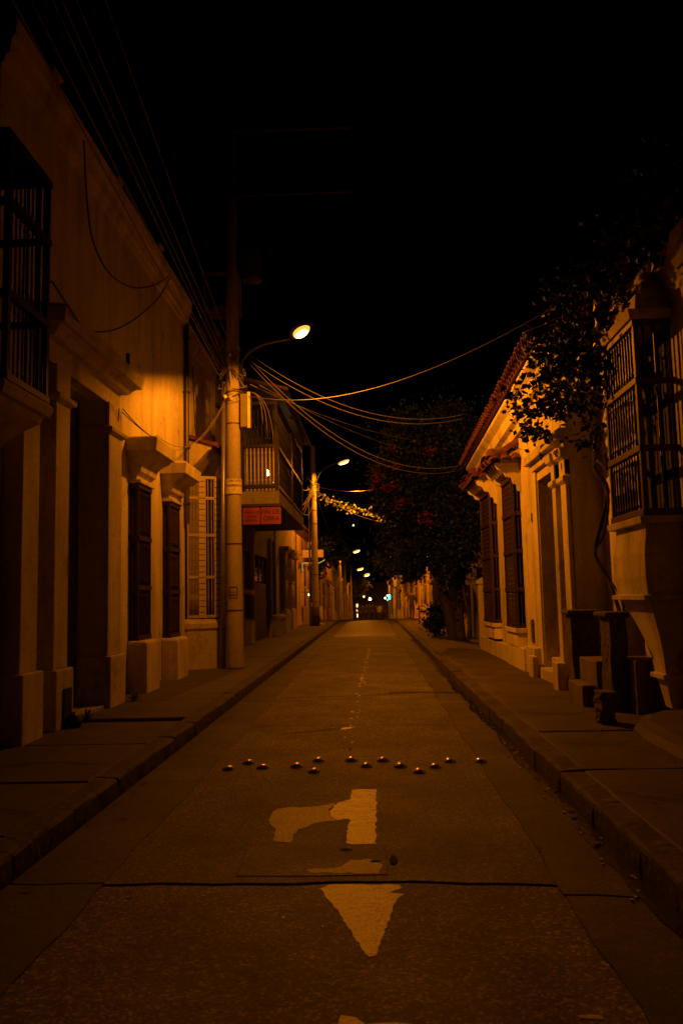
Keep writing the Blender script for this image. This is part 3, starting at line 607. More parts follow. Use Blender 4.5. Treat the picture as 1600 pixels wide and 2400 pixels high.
for ta, tb in ((.02, .36), (.57, .86)):
    for z in (1.22, 2.05, 2.95, 3.75, 4.2):
        q = [onface(ta, -.02, z), onface(tb, -.02, z), onface(tb, -.075, z), onface(ta, -.075, z)]
        b.loft([q, [(p[0], p[1], p[2] + .06) for p in q]])
    for t in (ta, tb):
        q = [onface(t - .02, -.03, 1.2), onface(t + .02, -.03, 1.2), onface(t + .02, -.07, 1.2), onface(t - .02, -.07, 1.2)]
        b.loft([q, [(p[0], p[1], 4.25) for p in q]])
win = b.build('window', PWOOD, hB)
me = spindle(3.0, .011, PWOOD, True)
for t in [.07 + .045 * k for k in range(7)] + [.66, .77]: put('baluster', me, win, onface(t, -.045, 1.22))
for k in range(24):
    q = [onface(.03, -.075, 0), onface(.35, -.075, 0), onface(.35, -.09, 0), onface(.03, -.09, 0)]
    z = 1.3 + k * .12
    MB().loft([[(p[0], p[1], z) for p in q], [(p[0], p[1], z + .035) for p in q]]).build('slat', PWOOD, win, org=wl(win))
bfy = MB(); bfy.box(-3.3, -3.26, 17.5, 18.8, 1.22, 4.25); bfy.build('shutter', DWOOD, win, org=wl(win))
b = MB(); b.loft([[(-3.958, y, 5.06), (-3.958, y, 4.38), (-3.74, y, 4.42), (-3.4, y, 4.78), (-3.34, y, 4.8), (-3.33, y, 4.88)] for y in (16.99, 19.2)]); b.build('hood', CREAM, hB, bevel=.006)
tiles(hB, -1, -3.2, 17.02, 19.2, 4.84, 4.84, math.radians(17), rows=2, pitch=.2)

# ------------------------------------------------------------------ street poles and street lamps
def pole(label, X, Y, z0, H, r0, arms=True, dark_base=False, conduit=True, cluster=7.0, sign=False):
    p = thing('utility_pole', label, 'utility pole', (X, Y, z0), 'utility poles along the left pavement')
    r1 = r0 * .62
    b = MB(); b.lathe([(r0 * 1.02, z0), (r0, z0 + .05), (r0 * .96, z0 + 1.5), ((r0 + r1) / 2, z0 + H / 2), (r1, z0 + H), (.01, z0 + H + .02)], (X, Y), 18); b.build('shaft', CONC, p, smooth=True)
    if dark_base:
        b = MB(); b.lathe([(r0 * 1.05, z0), (r0 * 1.03, z0 + 1.0), (r0 * .9, z0 + 1.01)], (X, Y), 18); b.build('painted_base', DMETAL, p, smooth=True)
    if conduit:
        b = MB(); b.tube([(X - r0 - .07, Y - .02, z0), (X - r0 - .06, Y - .02, z0 + 3), (X - r0 - .02, Y - .02, z0 + cluster - .3)], .05, 10); b.build('conduit', METAL, p, smooth=True)
        for z in (1.2, 2.6, 5.2, 5.9):
            b = MB(); rr = r0 * (1 - .38 * z / H) + .008; b.lathe([(rr, z0 + z), (rr, z0 + z + .03), (rr * .96, z0 + z + .031)], (X, Y), 16); b.build('clamp', DMETAL, p)
    if arms:
        for z in (H - .35, H - 1.85):
            b = MB(); b.box(X - .12, X + 2.68, Y - .22, Y - .12, z0 + z - .06, z0 + z + .06); ca = b.build('crossarm', BWOOD, p, bevel=.005)
            for q in (.3, 1.1, 1.9, 2.55):
                bb = MB(); bb.lathe([(.015, 0), (.015, .08), (.05, .1), (.03, .14), (.05, .16), (.03, .22), (.005, .24)], (0, 0), 10)
                put('insulator', bb.mesh('insulator', DMETAL, smooth=True), ca, (X + q, Y - .17, z0 + z + .06))
        b = MB()
        for a, c in (((X, Y - .12, z0 + H - 1.3), (X + 1.0, Y - .12, z0 + H - 1.8)), ((X + .1, Y - .12, z0 + H - .5), (X + 1.6, Y - .12, z0 + H - 1.8)), ((X + 1.9, Y - .12, z0 + H + .3), (X + 1.95, Y - .12, z0 + H - 2.6))): b.tube([a, c], .025, 6)
        b.build('brace', DMETAL, p)
    # tangle of service wires
    rnd = random.Random(X + Y)
    for k in range(12):
        a = rnd.uniform(0, 6.28); c = Vector((X, Y, z0 + cluster + rnd.uniform(-.7, .5)))
        r = r0 * rnd.uniform(.9, 1.9); pts = []
        for i in range(9):
            t = a + i * rnd.uniform(.35, .75); pts.append(c + Vector((math.cos(t) * r, math.sin(t) * r, rnd.uniform(-.14, .14))))
        MB().tube(smoothpath(pts, 3), rnd.uniform(.006, .012), 5).build('wire_coil', CABLEL if k % 2 else CABLE, p, smooth=True)
    for k in range(5):
        a = rnd.uniform(-2.6, -.5); MB().tube([(X + math.cos(a) * r0 * .7, Y + math.sin(a) * r0 * .7, z0 + cluster + rnd.uniform(-.6, .4)), (X + math.cos(a) * (r0 + .14), Y + math.sin(a) * (r0 + .14), z0 + cluster + rnd.uniform(-.6, .4))], .022, 6).build('cable_clamp', METAL, p)
    return p
p1 = pole('near concrete pole on the left pavement with a meter box and white circuit plate', -2.885, 17.17, .15, 12.2, .178, cluster=6.45)
for (dx, z) in ((-.03, 6.86), (-.14, 5.93), (-.02, 5.9)):
    MB().ball((-2.885 + dx, 17.17 - .2, z), (.045, .05, .045), 10).build('insulator', PORC, p1, smooth=True)
b = MB(); b.box(-2.71, -2.5, 17.02, 17.3, 5.27, 6.0); mbx = b.build('meter_box', METAL, p1, bevel=.008)
b = MB(); b.box(-2.555, -2.49, 16.99, 17.012, 5.24, 6.03); b.build('door', SIGNW, mbx, org=wl(mbx), bevel=.004)
b = MB(); b.lathe([(.02, 8.55), (.22, 8.58), (.24, 8.65), (.24, 9.25), (.2, 9.33), (.02, 9.36)], (-2.45, 17.2), 16); b.tube([(-2.45, 17.2, 9.3), (-2.45, 17.2, 9.55)], .04, 8); b.tube([(-2.8, 17.2, 8.9), (-2.45, 17.2, 8.9)], .05, 8); b.build('transformer', DMETAL, p1, smooth=False)
# plate wrapped round the pole
rp = .185; b = MB(); nseg = 12
arc = [(-2.885 + rp * math.cos(t), 17.17 + rp * math.sin(t)) for t in [math.radians(195 + 150 * i / nseg) for i in range(nseg + 1)]]; arc2 = [(-2.885 + (rp - .006) * math.cos(t), 17.17 + (rp - .006) * math.sin(t)) for t in [math.radians(345 - 150 * i / nseg) for i in range(nseg + 1)]]
b.prism(arc + arc2, 'z', 3.83, 4.15); plate = b.build('circuit_plate', SIGNW, p1)
def curvetext(body, size, z, parent, off=0.):
    me = None; o = text('lettering', body, size, (0, 0, 0), None, INK)
    for v in o.data.vertices:
        t = math.radians(270) + (v.co.x + off) / rp; r = rp + .003 - min(v.co.z, 0) * .2
        zz = v.co.y + z
        v.co = Vector((r * math.cos(t), r * math.sin(t), zz))
    o.parent = parent; o.location = Vector((-2.885, 17.17, 0)) - wl(parent); o.rotation_euler = (0, 0, 0)
    WL[o.name] = Vector((-2.885, 17.17, 0))
curvetext('CIRCUITO', .062, 4.105, plate, .06); curvetext('CHAMBACÚ', .078, 4.005, plate, .03); curvetext('7', .07, 3.905, plate, .04)
b = MB()
for x0, x1, z0, z1 in ((-.1, -.085, 1.62, 1.86), (.07, .085, 1.62, 1.86), (-.1, .085, 1.845, 1.86), (-.1, .085, 1.62, 1.635), (-.08, .06, 1.68, 1.7), (-.08, .05, 1.74, 1.75)):
    for k in range(4):
        xa = x0 + (x1 - x0) * k / 4; xb = x0 + (x1 - x0) * (k + 1) / 4
        P = [(-2.885 + .1775 * math.sin(v / .1775), 17.17 - .1775 * math.cos(v / .1775)) for v in (xa, xb)]
        b.add([(P[0][0], P[0][1], z0), (P[1][0], P[1][1], z0), (P[1][0], P[1][1], z1), (P[0][0], P[0][1], z1)], [(0, 1, 2, 3)])
b.build('sticker', INK, p1, fix=False)
p2 = pole('second concrete pole on the left pavement with a dark painted base', -2.86, 41.6, .15, 9.3, .2, arms=False, dark_base=True, cluster=7.2)
p3 = pole('third street pole on the left, thick and unlit, beyond the crest', -2.8, 73, rz(73) + .15, 8.6, .2, arms=False, conduit=False, cluster=7.6)
p4 = pole('fourth street pole on the left, slim and pale, just past the thick one', -2.72, 85, rz(85) + .15, 6.6, .17, arms=False, conduit=False, cluster=6.3)
p5 = pole('farthest visible street pole on the left, a thin one near the crowd', -2.55, 104, rz(104) + .15, 7.0, .13, arms=False, conduit=False, cluster=6.5)

def photometric(name):
    # street optics: cut off above the head plane, thrown wide along the street
    l = bpy.data.lights.new(name, 'POINT'); l.color = SODIUM; l.shadow_soft_size = .07; l.use_nodes = True
    nt = l.node_tree; N = nt.nodes; L = nt.links; em = N['Emission']
    tc = N.new('ShaderNodeTexCoord'); sp = N.new('ShaderNodeSeparateXYZ'); L.new(tc.outputs['Normal'], sp.inputs[0])
    def M(op, a, b=None):
        n = N.new('ShaderNodeMath'); n.operation = op
        for i, v in enumerate((a, b)):
            if v is None: continue
            if isinstance(v, (int, float)): n.inputs[i].default_value = v
            else: L.new(v, n.inputs[i])
        return n.outputs[0]
    c = M('MINIMUM', M('MAXIMUM', M('MULTIPLY', sp.outputs[2], -6.5), 0.), 1.)
    wing = M('MULTIPLY', M('ADD', M('MULTIPLY', sp.outputs[1], .58), 1.), M('ADD', M('MULTIPLY', sp.outputs[2], .85), 1.85))
    side = M('MINIMUM', M('MAXIMUM', M('ADD', M('MULTIPLY', sp.outputs[0], 2.), .95), .4), 1.1)
    L.new(M('MULTIPLY', M('MULTIPLY', c, wing), side), em.inputs['Strength'])
    return l
def streetlamp(label, P, base, head, m, lens_s=1., power=1., path=None):
    """arm from the pole at base, cobra head whose middle is at head"""
    base = Vector(base); head = Vector(head); t = thing('street_lamp', label, 'street lamp', base, 'sodium street lamps on the left poles')
    d = (head - base); d.z = 0; d = d.normalized(); tip = head - d * .32 - Vector((0, 0, .04))
    a = bez(base, base + Vector((d.x * .12, d.y * .12, .62)), tip - d * .75 - Vector((0, 0, .12)), tip, 14)
    if path: a = bez(*path, 14)
    MB().tube(a, .028, 8).build('arm', DMETAL, t, smooth=True)
    ang = math.atan2(d.y, d.x); up = math.radians(6 if path else 15)
    def H(u, v, w):   # local head frame: u along arm, v across, w up
        u2 = u * math.cos(up) - w * math.sin(up); w2 = u * math.sin(up) + w * math.cos(up)
        return (head.x + u2 * math.cos(ang) - v * math.sin(ang), head.y + u2 * math.sin(ang) + v * math.cos(ang), head.z + w2)
    def oval(u0, hu, hv, w, n=16): return [H(u0 + hu * math.cos(2 * math.pi * k / n), hv * math.sin(2 * math.pi * k / n), w) for k in range(n)]
    MB().loft([oval(0, .34, .15, 0), oval(0, .35, .16, .03), oval(-.01, .33, .14, .08), oval(-.02, .26, .1, .13), oval(-.03, .12, .05, .16)]).build('housing', DMETAL, t, smooth=True)
    s = lens_s
    MB().loft([oval(.03, .255, .125, -.003), oval(.03, .25 * s, .12 * s, -.03 * s ** 2), oval(.03, .2 * s, .1 * s, -.055 * s ** 2), oval(.03, .12 * s, .06 * s, -.072 * s ** 2), oval(.03, .03 * s, .015 * s, -.078 * s ** 2)]).build('lens', m, t, smooth=True)
    kk = s ** 2; MB().loft([oval(.03, .2 * s, .095 * s, -.056 * kk - .004), oval(.03, .16 * s, .075 * s, -.072 * kk - .004), oval(.03, .08 * s, .04 * s, -.083 * kk - .004), oval(.03, .01 * s, .005 * s, -.086 * kk - .004)]).build('bulb', CORE, t, smooth=True)
    l = photometric('sodium_light'); l.energy = LAMP * power; lo = bpy.data.objects.new('sodium_light', l); COL.objects.link(lo)
    lo.parent = t; lo.location = Vector(H(.03, 0, -.13 - .09 * lens_s ** 2)) - base; lo.rotation_euler = (math.radians(15), math.radians(-10), 0) if path else (0, math.radians(-8), 0)
    return t
streetlamp('bright sodium street lamp reaching over the road from the near pole', p1, (-2.72, 17.12, 6.45), (-1.15, 14.2, 6.38), LENS, 1., 1., ((-2.72, 17.12, 6.45), (-2.66, 17.0, 6.98), (-2.2, 16.3, 6.86), (-1.33, 14.53, 6.37)))
streetlamp('second sodium street lamp, on the pole with the dark base', p2, (-2.72, 41.5, 7.4), (-1.27, 40.9, 8.47), LENSF, 1.3, 2.8)
streetlamp('third sodium street lamp, the star bright one above the far road', p3, (-2.66, 73, 5.3), (-1.27, 72.5, 5.68), LENSF, 1.5, .6)
streetlamp('fourth sodium street lamp, small, beyond the third lamp', p4, (-2.6, 97, 4.6), (-1.3, 97, 4.92), LENSF, 1.7, .8)
streetlamp('farthest sodium street lamp just above distant lit leaves', p5, (-2.2, 128, 4.6), (-.75, 128, 5.1), LENSF, 2.2, .8)
b = MB(); b.ball((-1.2, 60, 6.85), .07, 10, 0); b.tube([(-1.2, 60, 6.9), (-1.2, 60, 7.1)], .02, 6, 1)
tag(b.build('hanging_bulb', [GLOWW, DMETAL], None, org=(-1.2, 60, 6.85), smooth=True), 'small white bulb hanging high over the road above the third lamp', 'lamp')

# ------------------------------------------------------------------ LEFT: dark house with projecting balcony, sign and shutters
hC = thing('balcony_house', 'dark two storey house behind the near pole with balcony and shutters', 'house', (-3.9, 26, .15))
b = MB(); b.wall(-3.9, -4.4, 20.42, 33, .1, 8.8, [(21.2, 24.8, .1, 3.1), (25.0, 26.2, .1, 3.1), (26.5, 30.9, .1, 3.1), (31.2, 32.2, .8, 3.0), (21.5, 22.5, 4.3, 6.4), (24, 25, 4.3, 6.4), (26.2, 27.2, 4.3, 6.4)])
b.box(-9, -4.402, 20.43, 32.98, .1, 8.6); b.build('wall', DARKPL, hC)
b = MB(); b.box(-3.898, -2.28, 20.46, 28, 4.0, 4.33); b.build('balcony_slab', GREYP, hC, bevel=.008)
b = MB(); b.box(-3.898, -2.22, 20.42, 28.04, 3.93, 4.0); b.build('slab_edge', DWOOD, hC, bevel=.005)
b = MB()
for x, y in ((-2.34, 20.5), (-2.34, 24.2), (-2.34, 27.9), (-3.2, 20.5)): b.box(x - .05, x + .05, y - .05, y + .05, 4.33, 6.9)
for z in (4.45, 5.5, 6.62):
    b.box(-3.895, -2.3, 20.44, 20.56, z - .045, z + .045); b.box(-2.39, -2.29, 20.57, 27.95, z - .045, z + .045)
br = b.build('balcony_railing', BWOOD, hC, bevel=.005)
m1 = spindle(1.0, .024, IVORY); m2 = spindle(1.06, .017, BARS); m0 = spindle(.12, .024, IVORY, False)
x = -3.1
while x < -2.4:
    put('baluster', m1, br, (x, 20.5, 4.47)); put('baluster', m2, br, (x, 20.5, 5.54)); put('baluster', m0, br, (x, 20.5, 4.32)); x += .098
y = 20.7
m3 = spindle(1.0, .02, BARS)
while y < 27.9: put('baluster', m3, br, (-2.34, y, 4.47)); put('baluster', m2, br, (-2.34, y, 5.54)); y += .16
b = MB(); b.loft([[(-3.898, y, 7.4), (-2.0, y, 6.9), (-2.0, y, 6.98), (-3.898, y, 7.5)] for y in (20.3, 28.2)]); b.build('balcony_roof', RWOOD, hC)
for ya, yb in ((21.5, 22.5), (24, 25), (26.2, 27.2)): panel_door(hC, -1, -4.1, ya, yb, 4.33, 6.4, DWOOD, name='balcony_door')
def shutter(parent, x, y0, y1, z0, z1, m, pitch=.09):
    n = int((y1 - y0) / pitch); pts = []
    for i in range(n + 1):
        y = y0 + (y1 - y0) * i / n; pts.append((x + (.022 if i % 2 else 0), y))
    pts += [(x - .03, y1), (x - .03, y0)]
    b = MB(); b.prism(pts, 'z', z0, z1); return b.build('roller_shutter', m, parent)
shutter(hC, -3.98, 21.2, 24.8, .15, 3.1, SHUT); panel_door(hC, -1, -4.15, 25.0, 26.2, .15, 3.1, DWOOD)
shutter(hC, -3.98, 26.5, 30.9, .15, 2.15, SHUT, .12)
b = MB(); b.box(-4.0, -3.98, 26.5, 30.9, 2.2, 3.1); gl = b.build('shop_window', GLASS, hC)
for k in range(5): MB().box(-3.978, -3.95, 26.5 + k * 1.09, 26.55 + k * 1.09, 2.16, 3.1).build('mullion', PWOOD, gl, org=wl(gl))
for y in (26.36, 31.05, 32.5): MB().box(-3.898, -3.78, y - .1, y + .1, .1, 3.9).build('pilaster', GREYP, hC, bevel=.01)
b = MB(); b.rects([(.1, -3.5, 31.6, 32.9), (.75, -3.5, 31.6, 32.9), (.8, -3.45, 31.55, 32.95), (.9, -3.45, 31.55, 32.95), (.95, -3.6, 31.7, 32.8)], -3.9); b.build('window_base', GREYP, hC, bevel=.02)
sg = thing('sign_board', 'orange red construction sign reading FIN DE OBRA hung below the balcony', 'sign', (-2.7, 20.38, 3.46))
for xa, xb in ((-3.2, -2.76), (-2.74, -2.23)):
    r = .03; P = []
    for cx, cz, a0 in ((xb - r, 3.9 - r, 0), (xa + r, 3.9 - r, 90), (xa + r, 3.47 + r, 180), (xb - r, 3.47 + r, 270)):
        P += [(cx + r * math.cos(math.radians(a0 + t)), cz + r * math.sin(math.radians(a0 + t))) for t in (0, 30, 60, 90)]
    MB().prism(P, 'y', 20.36, 20.385).build('board', SIGNR, sg)
for i, t_ in enumerate(('FIN DE', 'OBRA')): text('lettering', t_, .155, (-2.49 + .01 * i, 20.357, 3.775 - .165 * i), sg, INK)
for i, t_ in enumerate(('TRANSITE POR', 'LA ACERA', 'OPUESTA')): text('lettering', t_, .066, (-2.975, 20.357, 3.775 - .105 * i), sg, INK)
for k, (y, z) in enumerate(((24.6, 5.45), (26.6, 5.5), (27.4, 5.5))):
    b = MB(); b.lathe([(.02, z - .1), (.06, z - .08), (.05, z + .05), (.01, z + .09)], (-3.1, y), 8, 0); b.tube([(-3.1, y, z + .09), (-3.5, y, z + .25), (-3.9, y, z + .25)], .012, 5, 1)
    tag(b.build('wall_lantern', [GLOW, DMETAL], None, org=(-3.9, y, z + .25)), 'glowing yellow lantern inside the projecting balcony, ' + ('nearest of three', 'middle of three', 'farthest of three')[k], 'lantern', 'lanterns on the balcony')
b = MB(); b.box(-4.3, -3.95, 21.9, 21.95, 0, 0) if False else None
ac = thing('air_conditioner', 'pale boxed air conditioner frame high on the dark house behind the near pole', 'air conditioner', (-3.75, 21.0, 9.1))
b = MB(); b.box(-4.25, -3.3, 20.6, 21.2, 9.14, 10.25); b.build('casing', GREYP, ac, bevel=.03)
b = MB(); b.box(-4.13, -3.42, 20.57, 20.597, 9.28, 10.1); b.build('grille', BLACKV, ac)
b = MB()
for x in (-4.1, -3.5): b.tube([(x, 20.9, 8.8), (x, 20.9, 9.14)], .03, 6)
b.build('bracket', DMETAL, ac)

# ------------------------------------------------------------------ generic farther houses
def far_house(label, side, xf, y0, y1, ztop, m, ops, name='street_house', roof=True, bars=True, barm=None):
    z = rz((y0 + y1) / 2) + .15
    h = thing(name, label, 'house', (xf, (y0 + y1) / 2, z))
    b = MB(); zb = min(rz(y0), rz(y1)) - .2
    b.wall(xf, xf + side * .45, y0, y1, zb, z + ztop, [(a, c, z + d, z + e) for k, a, c, d, e in ops]); b.box(xf + side * .452, xf + side * 5, y0 + .01, y1 - .01, zb, z + ztop - .3); b.build('wall', m, h)
    b = MB(); b.rects([(z + ztop - .3, xf - side * .06, y0 + .01, y1 - .01), (z + ztop - .22, xf - side * .12, y0 + .01, y1 - .01), (z + ztop - .05, xf - side * .2, y0 + .01, y1 - .01), (z + ztop + .02, xf - side * .2, y0 + .01, y1 - .01)], xf + side * .002); b.build('cornice', m, h)
    if roof:
        b = MB(); b.loft([[(xf - side * .35, y, z + ztop + .03), (xf + side * 5, y, z + ztop + 1.5), (xf + side * 5, y, z + ztop + 1.6), (xf - side * .35, y, z + ztop + .12)] for y in (y0, y1)]); b.build('roof', TILE, h)
    for k, a, c, d, e in ops:
        if k == 'door':
            panel_door(h, side, xf + side * .25, a, c, z + d, z + e, DWOOD)
            for yy in (a - .28, c + .04): MB().box(xf, xf - side * .12, yy, yy + .24, z - .1, z + e + .1).build('pilaster', m, h, bevel=.01)
            MB().rects([(z + e + .1, xf - side * .12, a - .34, c + .34), (z + e + .2, xf - side * .2, a - .4, c + .4), (z + e + .35, xf - side * .24, a - .45, c + .45)], xf).build('lintel', m, h, bevel=.01)
        else:
            MB().box(xf, xf - side * .3, a - .08, c + .08, z - .1, z + d - .003).build('window_base', m, h, bevel=.015)
            n = max(3, int((c - a) / .13))
            grille(h, side, xf - side * .001, xf - side * .24, a, c, [z + d, z + (d + e) / 2, z + e], n, 2, barm or PWOOD, barm or PWOOD, r=.016, turned=False, backmat=DWOOD)
            MB().rects([(z + e + .003, xf - side * .26, a - .05, c + .05), (z + e + .12, xf - side * .38, a - .12, c + .12), (z + e + .24, xf - side * .4, a - .14, c + .14)], xf).build('canopy', m, h, bevel=.01)
    return h
far_house('cream house past the balcony house on the left with pale grilled windows', -1, -3.85, 33.05, 41.2, 5.4, CREAM, [('win', 34.4, 35.6, .9, 3.4), ('win', 37.0, 38.6, .9, 3.4), ('door', 39.6, 40.8, 0, 3.2)])
far_house('ochre house on the left with a neon outlined doorway behind the second pole', -1, -3.85, 41.25, 50, 5.2, OCHRE, [('door', 43.4, 45.0, 0, 3.0), ('win', 46.2, 47.4, .9, 3.2)])
far_house('pale house on the left, first past the crest of the road', -1, -3.8, 50.05, 62, 5.0, WHITE, [('win', 51.5, 53, .9, 3.1), ('door', 55, 56.4, 0, 3.0), ('win', 58.5, 60, .9, 3.1)])
far_house('rose house on the left beside the third street pole', -1, -3.8, 62.05, 76, 5.4, ROSE, [('win', 64, 65.6, .9, 3.1), ('door', 68, 69.4, 0, 3.0), ('win', 71.5, 73, .9, 3.1)])
far_house('cream house on the left beside the slim pale pole', -1, -3.75, 76.05, 96, 5.2, CREAM, [('door', 79, 80.5, 0, 3.0), ('win', 84, 86, .9, 3.1), ('win', 90, 92, .9, 3.1)])
far_house('far ochre house on the left alongside the walking crowd', -1, -3.7, 96.05, 150, 5.6, OCHRE, [('door', 100, 102, 0, 3.0), ('win', 108, 110, .9, 3.1), ('door', 118, 120, 0, 3.0), ('win', 130, 132, .9, 3.1)])
b = MB(); b.tube([(-3.62, 43.05, 3.0), (-3.62, 43.05, 3.42), (-3.2, 43.05, 3.42), (-2.75, 43.05, 3.4), (-2.5, 43.05, 3.52), (-2.42, 43.05, 3.58)], .022, 6)
tag(b.build('neon_tube', NEON, None, org=(-3.62, 43.05, 3.0)), 'pale green neon tube bent around a doorway behind the second pole', 'neon sign')
b = MB(); b.box(-3.62, -2.5, 43.2, 43.26, 3.72, 4.12); b.box(-3.85, -3.62, 43.21, 43.25, 3.85, 3.9, 1)
sn = tag(b.build('shop_sign', [SIGNW, DMETAL], None, org=(-3.6, 43.2, 3.9)), 'pale weathered shop board projecting over the pavement behind the second pole', 'sign')
b = MB(); b.box(-3.7, -2.55, 43.3, 44.3, .15, .2); b.box(-3.6, -2.95, 43.1, 43.16, .15, 1.15); tag(b.build('shop_counter', GREYP, None, org=(-3.3, 43.3, .15)), 'low grey counter panel standing on the pavement by the neon doorway', 'counter')
b = MB(); b.rects([(0.1, -3.2, 46.4, 47.2), (1.15, -3.2, 46.4, 47.2), (1.3, -3.3, 46.5, 47.1)], -3.55); tag(b.build('stone_pedestal', OCHRE, None, org=(-3.4, 46.8, .15), bevel=.04), 'rounded ochre pedestal on the left pavement past the second pole', 'pedestal')

# ------------------------------------------------------------------ RIGHT: near house with bulging bay windows
hN = thing('colonial_house', 'dark near house on the right with barred bay windows on bulging plaster bases', 'house', (3.45, 7, .15))
b = MB(); b.wall(3.42, 3.9, -3, 11.94, .1, 5.55, [(10.45, 11.3, .1, 2.9)]); b.box(3.902, 9, -3, 11.93, .1, 5.4); b.build('wall', WHITE, hN)
panel_door(hN, 1, 3.7, 10.45, 11.3, .75, 2.9, DWOOD, leaves=1)
b = MB(); b.loft([[(3.1, y, 5.56), (9, y, 7.6), (9, y, 7.7), (3.1, y, 5.62)] for y in (-3, 11.9)]); b.build('roof', TILE, hN)
tiles(hN, 1, 2.98, 3.0, 11.8, 5.6, 5.6, math.radians(20), rows=2, pitch=.24)
def bay(dy):
    Y = lambda v: v + dy
    b = MB()
    b.rects([(.28, 3.3, Y(9.3), Y(9.5)), (.5, 3.25, Y(9.25), Y(9.5)), (.6, 3.23, Y(9.22), Y(9.54)), (.61, 3.18, Y(9.17), Y(9.6)), (.66, 3.18, Y(9.17), Y(9.6)), (.67, 3.22, Y(9.2), Y(9.55)), (.85, 3.2, Y(9.18), Y(9.6)), (1.05, 3.16, Y(9.14), Y(9.7)), (1.25, 3.11, Y(9.1), Y(9.84)), (1.4, 3.06, Y(9.05), Y(9.98)), (1.485, 3.03, Y(9.02), Y(10.06)),
             (1.49, 2.95, Y(8.95), Y(10.16)), (1.54, 2.95, Y(8.95), Y(10.16)), (1.55, 3.01, Y(9.0), Y(10.1)), (1.75, 2.985, Y(8.97), Y(10.12)), (2.0, 2.99, Y(8.97), Y(10.12)), (2.2, 3.02, Y(8.99), Y(10.1)), (2.32, 3.03, Y(9.0), Y(10.08)), (2.33, 2.96, Y(8.93), Y(10.18)), (2.4, 2.95, Y(8.92), Y(10.19)), (2.42, 3.0, Y(8.96), Y(10.14))], 3.419)
    b.build('window_base', WHITE, hN, bevel=.004)
    grille(hN, 1, 3.419, 3.0, Y(8.93), Y(10.12), [2.42, 3.16, 3.92, 4.62], 11, 3, RWOOD, BARS, r=.014, post=.055, rail=.07, name='bay_window', backmat=BLACKV)
    b = MB(); b.rects([(4.62, 2.96, Y(8.9), Y(10.15)), (4.72, 2.93, Y(8.86), Y(10.19)), (4.76, 3.05, Y(8.98), Y(10.1)), (4.95, 3.08, Y(9.02), Y(10.06)), (4.96, 3.16, Y(9.1), Y(9.98)), (5.12, 3.18, Y(9.12), Y(9.94)), (5.13, 3.28, Y(9.25), Y(9.8)), (5.3, 3.3, Y(9.28), Y(9.78))], 3.419); b.build('window_crown', WHITE, hN, bevel=.006)
bay(0); bay(-2.62)
# stoop with stone posts in front of the near house
def post(x0, x1, y0, y1, z1, label, cap=True, jit=.012, m=STONE):
    t = thing('stone_post', label, 'stone post', ((x0 + x1) / 2, (y0 + y1) / 2, .14), 'rough stone posts of the stoop')
    rings = []; base = ring(x0, x1, y0, y1, 0, step=.08)
    for k in range(9):
        z = .13 + (z1 - .13) * k / 8; rings.append([(x + random.uniform(-jit, jit), y + random.uniform(-jit, jit), z) for x, y in base])
    MB().loft(rings).build('shaft', m, t)
    if cap:
        b = MB(); b.rects([(z1 + .002, x0 - .04, y0 - .04, y1 + .04), (z1 + .03, x0 - .06, y0 - .06, y1 + .06), (z1 + .06, x0 - .06, y0 - .06, y1 + .06), (z1 + .075, x0 - .04, y0 - .04, y1 + .04)], x1 + .05); b.build('cap', STONE, t, bevel=.008)
post(2.78, 3.16, 11.55, 11.85, 1.27, 'dark rough stone post with a flat cap, the farther of the stoop pair')
post(2.86, 3.04, 10.0, 10.42, 1.27, 'rough stone post with a lit street side, the nearer of the stoop pair')
t = post(2.46, 2.62, 9.1, 9.36, .5, 'short broken stone stub on the pavement before the stoop', cap=False, jit=.02)
b = MB(); b.box(2.8, 3.416, 10.46, 11.3, .1, .72); b.box(2.62, 2.798, 10.5, 11.25, .1, .42); tag(b.build('stoop', DARKPL, None, org=(3.1, 10.9, .15), bevel=.02), 'dark plaster stoop with a step between the two stone posts', 'steps')
b = MB(); b.box(3.06, 3.416, 9.75, 10.44, .1, .78); tag(b.build('stoop_block', DARKPL, None, org=(3.2, 10, .15), bevel=.02), 'dark plaster block filling the corner beside the bulging window base', 'steps')
rg = []
for k in range(12):
    a = k * math.pi / 11; rg.append((2.45 + .0 * k, a))
b = MB(); b.loft([[(2.5 + d, 6.2, z), (3.415, 6.2, z), (3.415, 9.35 - d, z), (3.15, 9.35 - d, z), (2.85 + d * .3, 9.1 - d, z), (2.62 + d * .6, 8.6 - d, z), (2.5 + d, 7.9, z)] for z, d in ((.1, 0), (.2, .03), (.26, .1), (.29, .22))])
tag(b.build('ramp', WALK, None, org=(3, 8, .15), smooth=False), 'rounded concrete mound on the right pavement under the bay windows', 'ramp')
st = smoothpath([(3.2, 11.25, 3.9), (3.16, 11.25, 3.64), (3.12, 11.15, 3.26), (3.2, 10.9, 2.93), (3.12, 11.18, 2.38), (3.1, 11.32, 2.1), (3.18, 11.1, 1.8), (3.2, 10.86, 1.51), (3.24, 10.66, 1.08), (3.22, 10.62, .73)], 4)

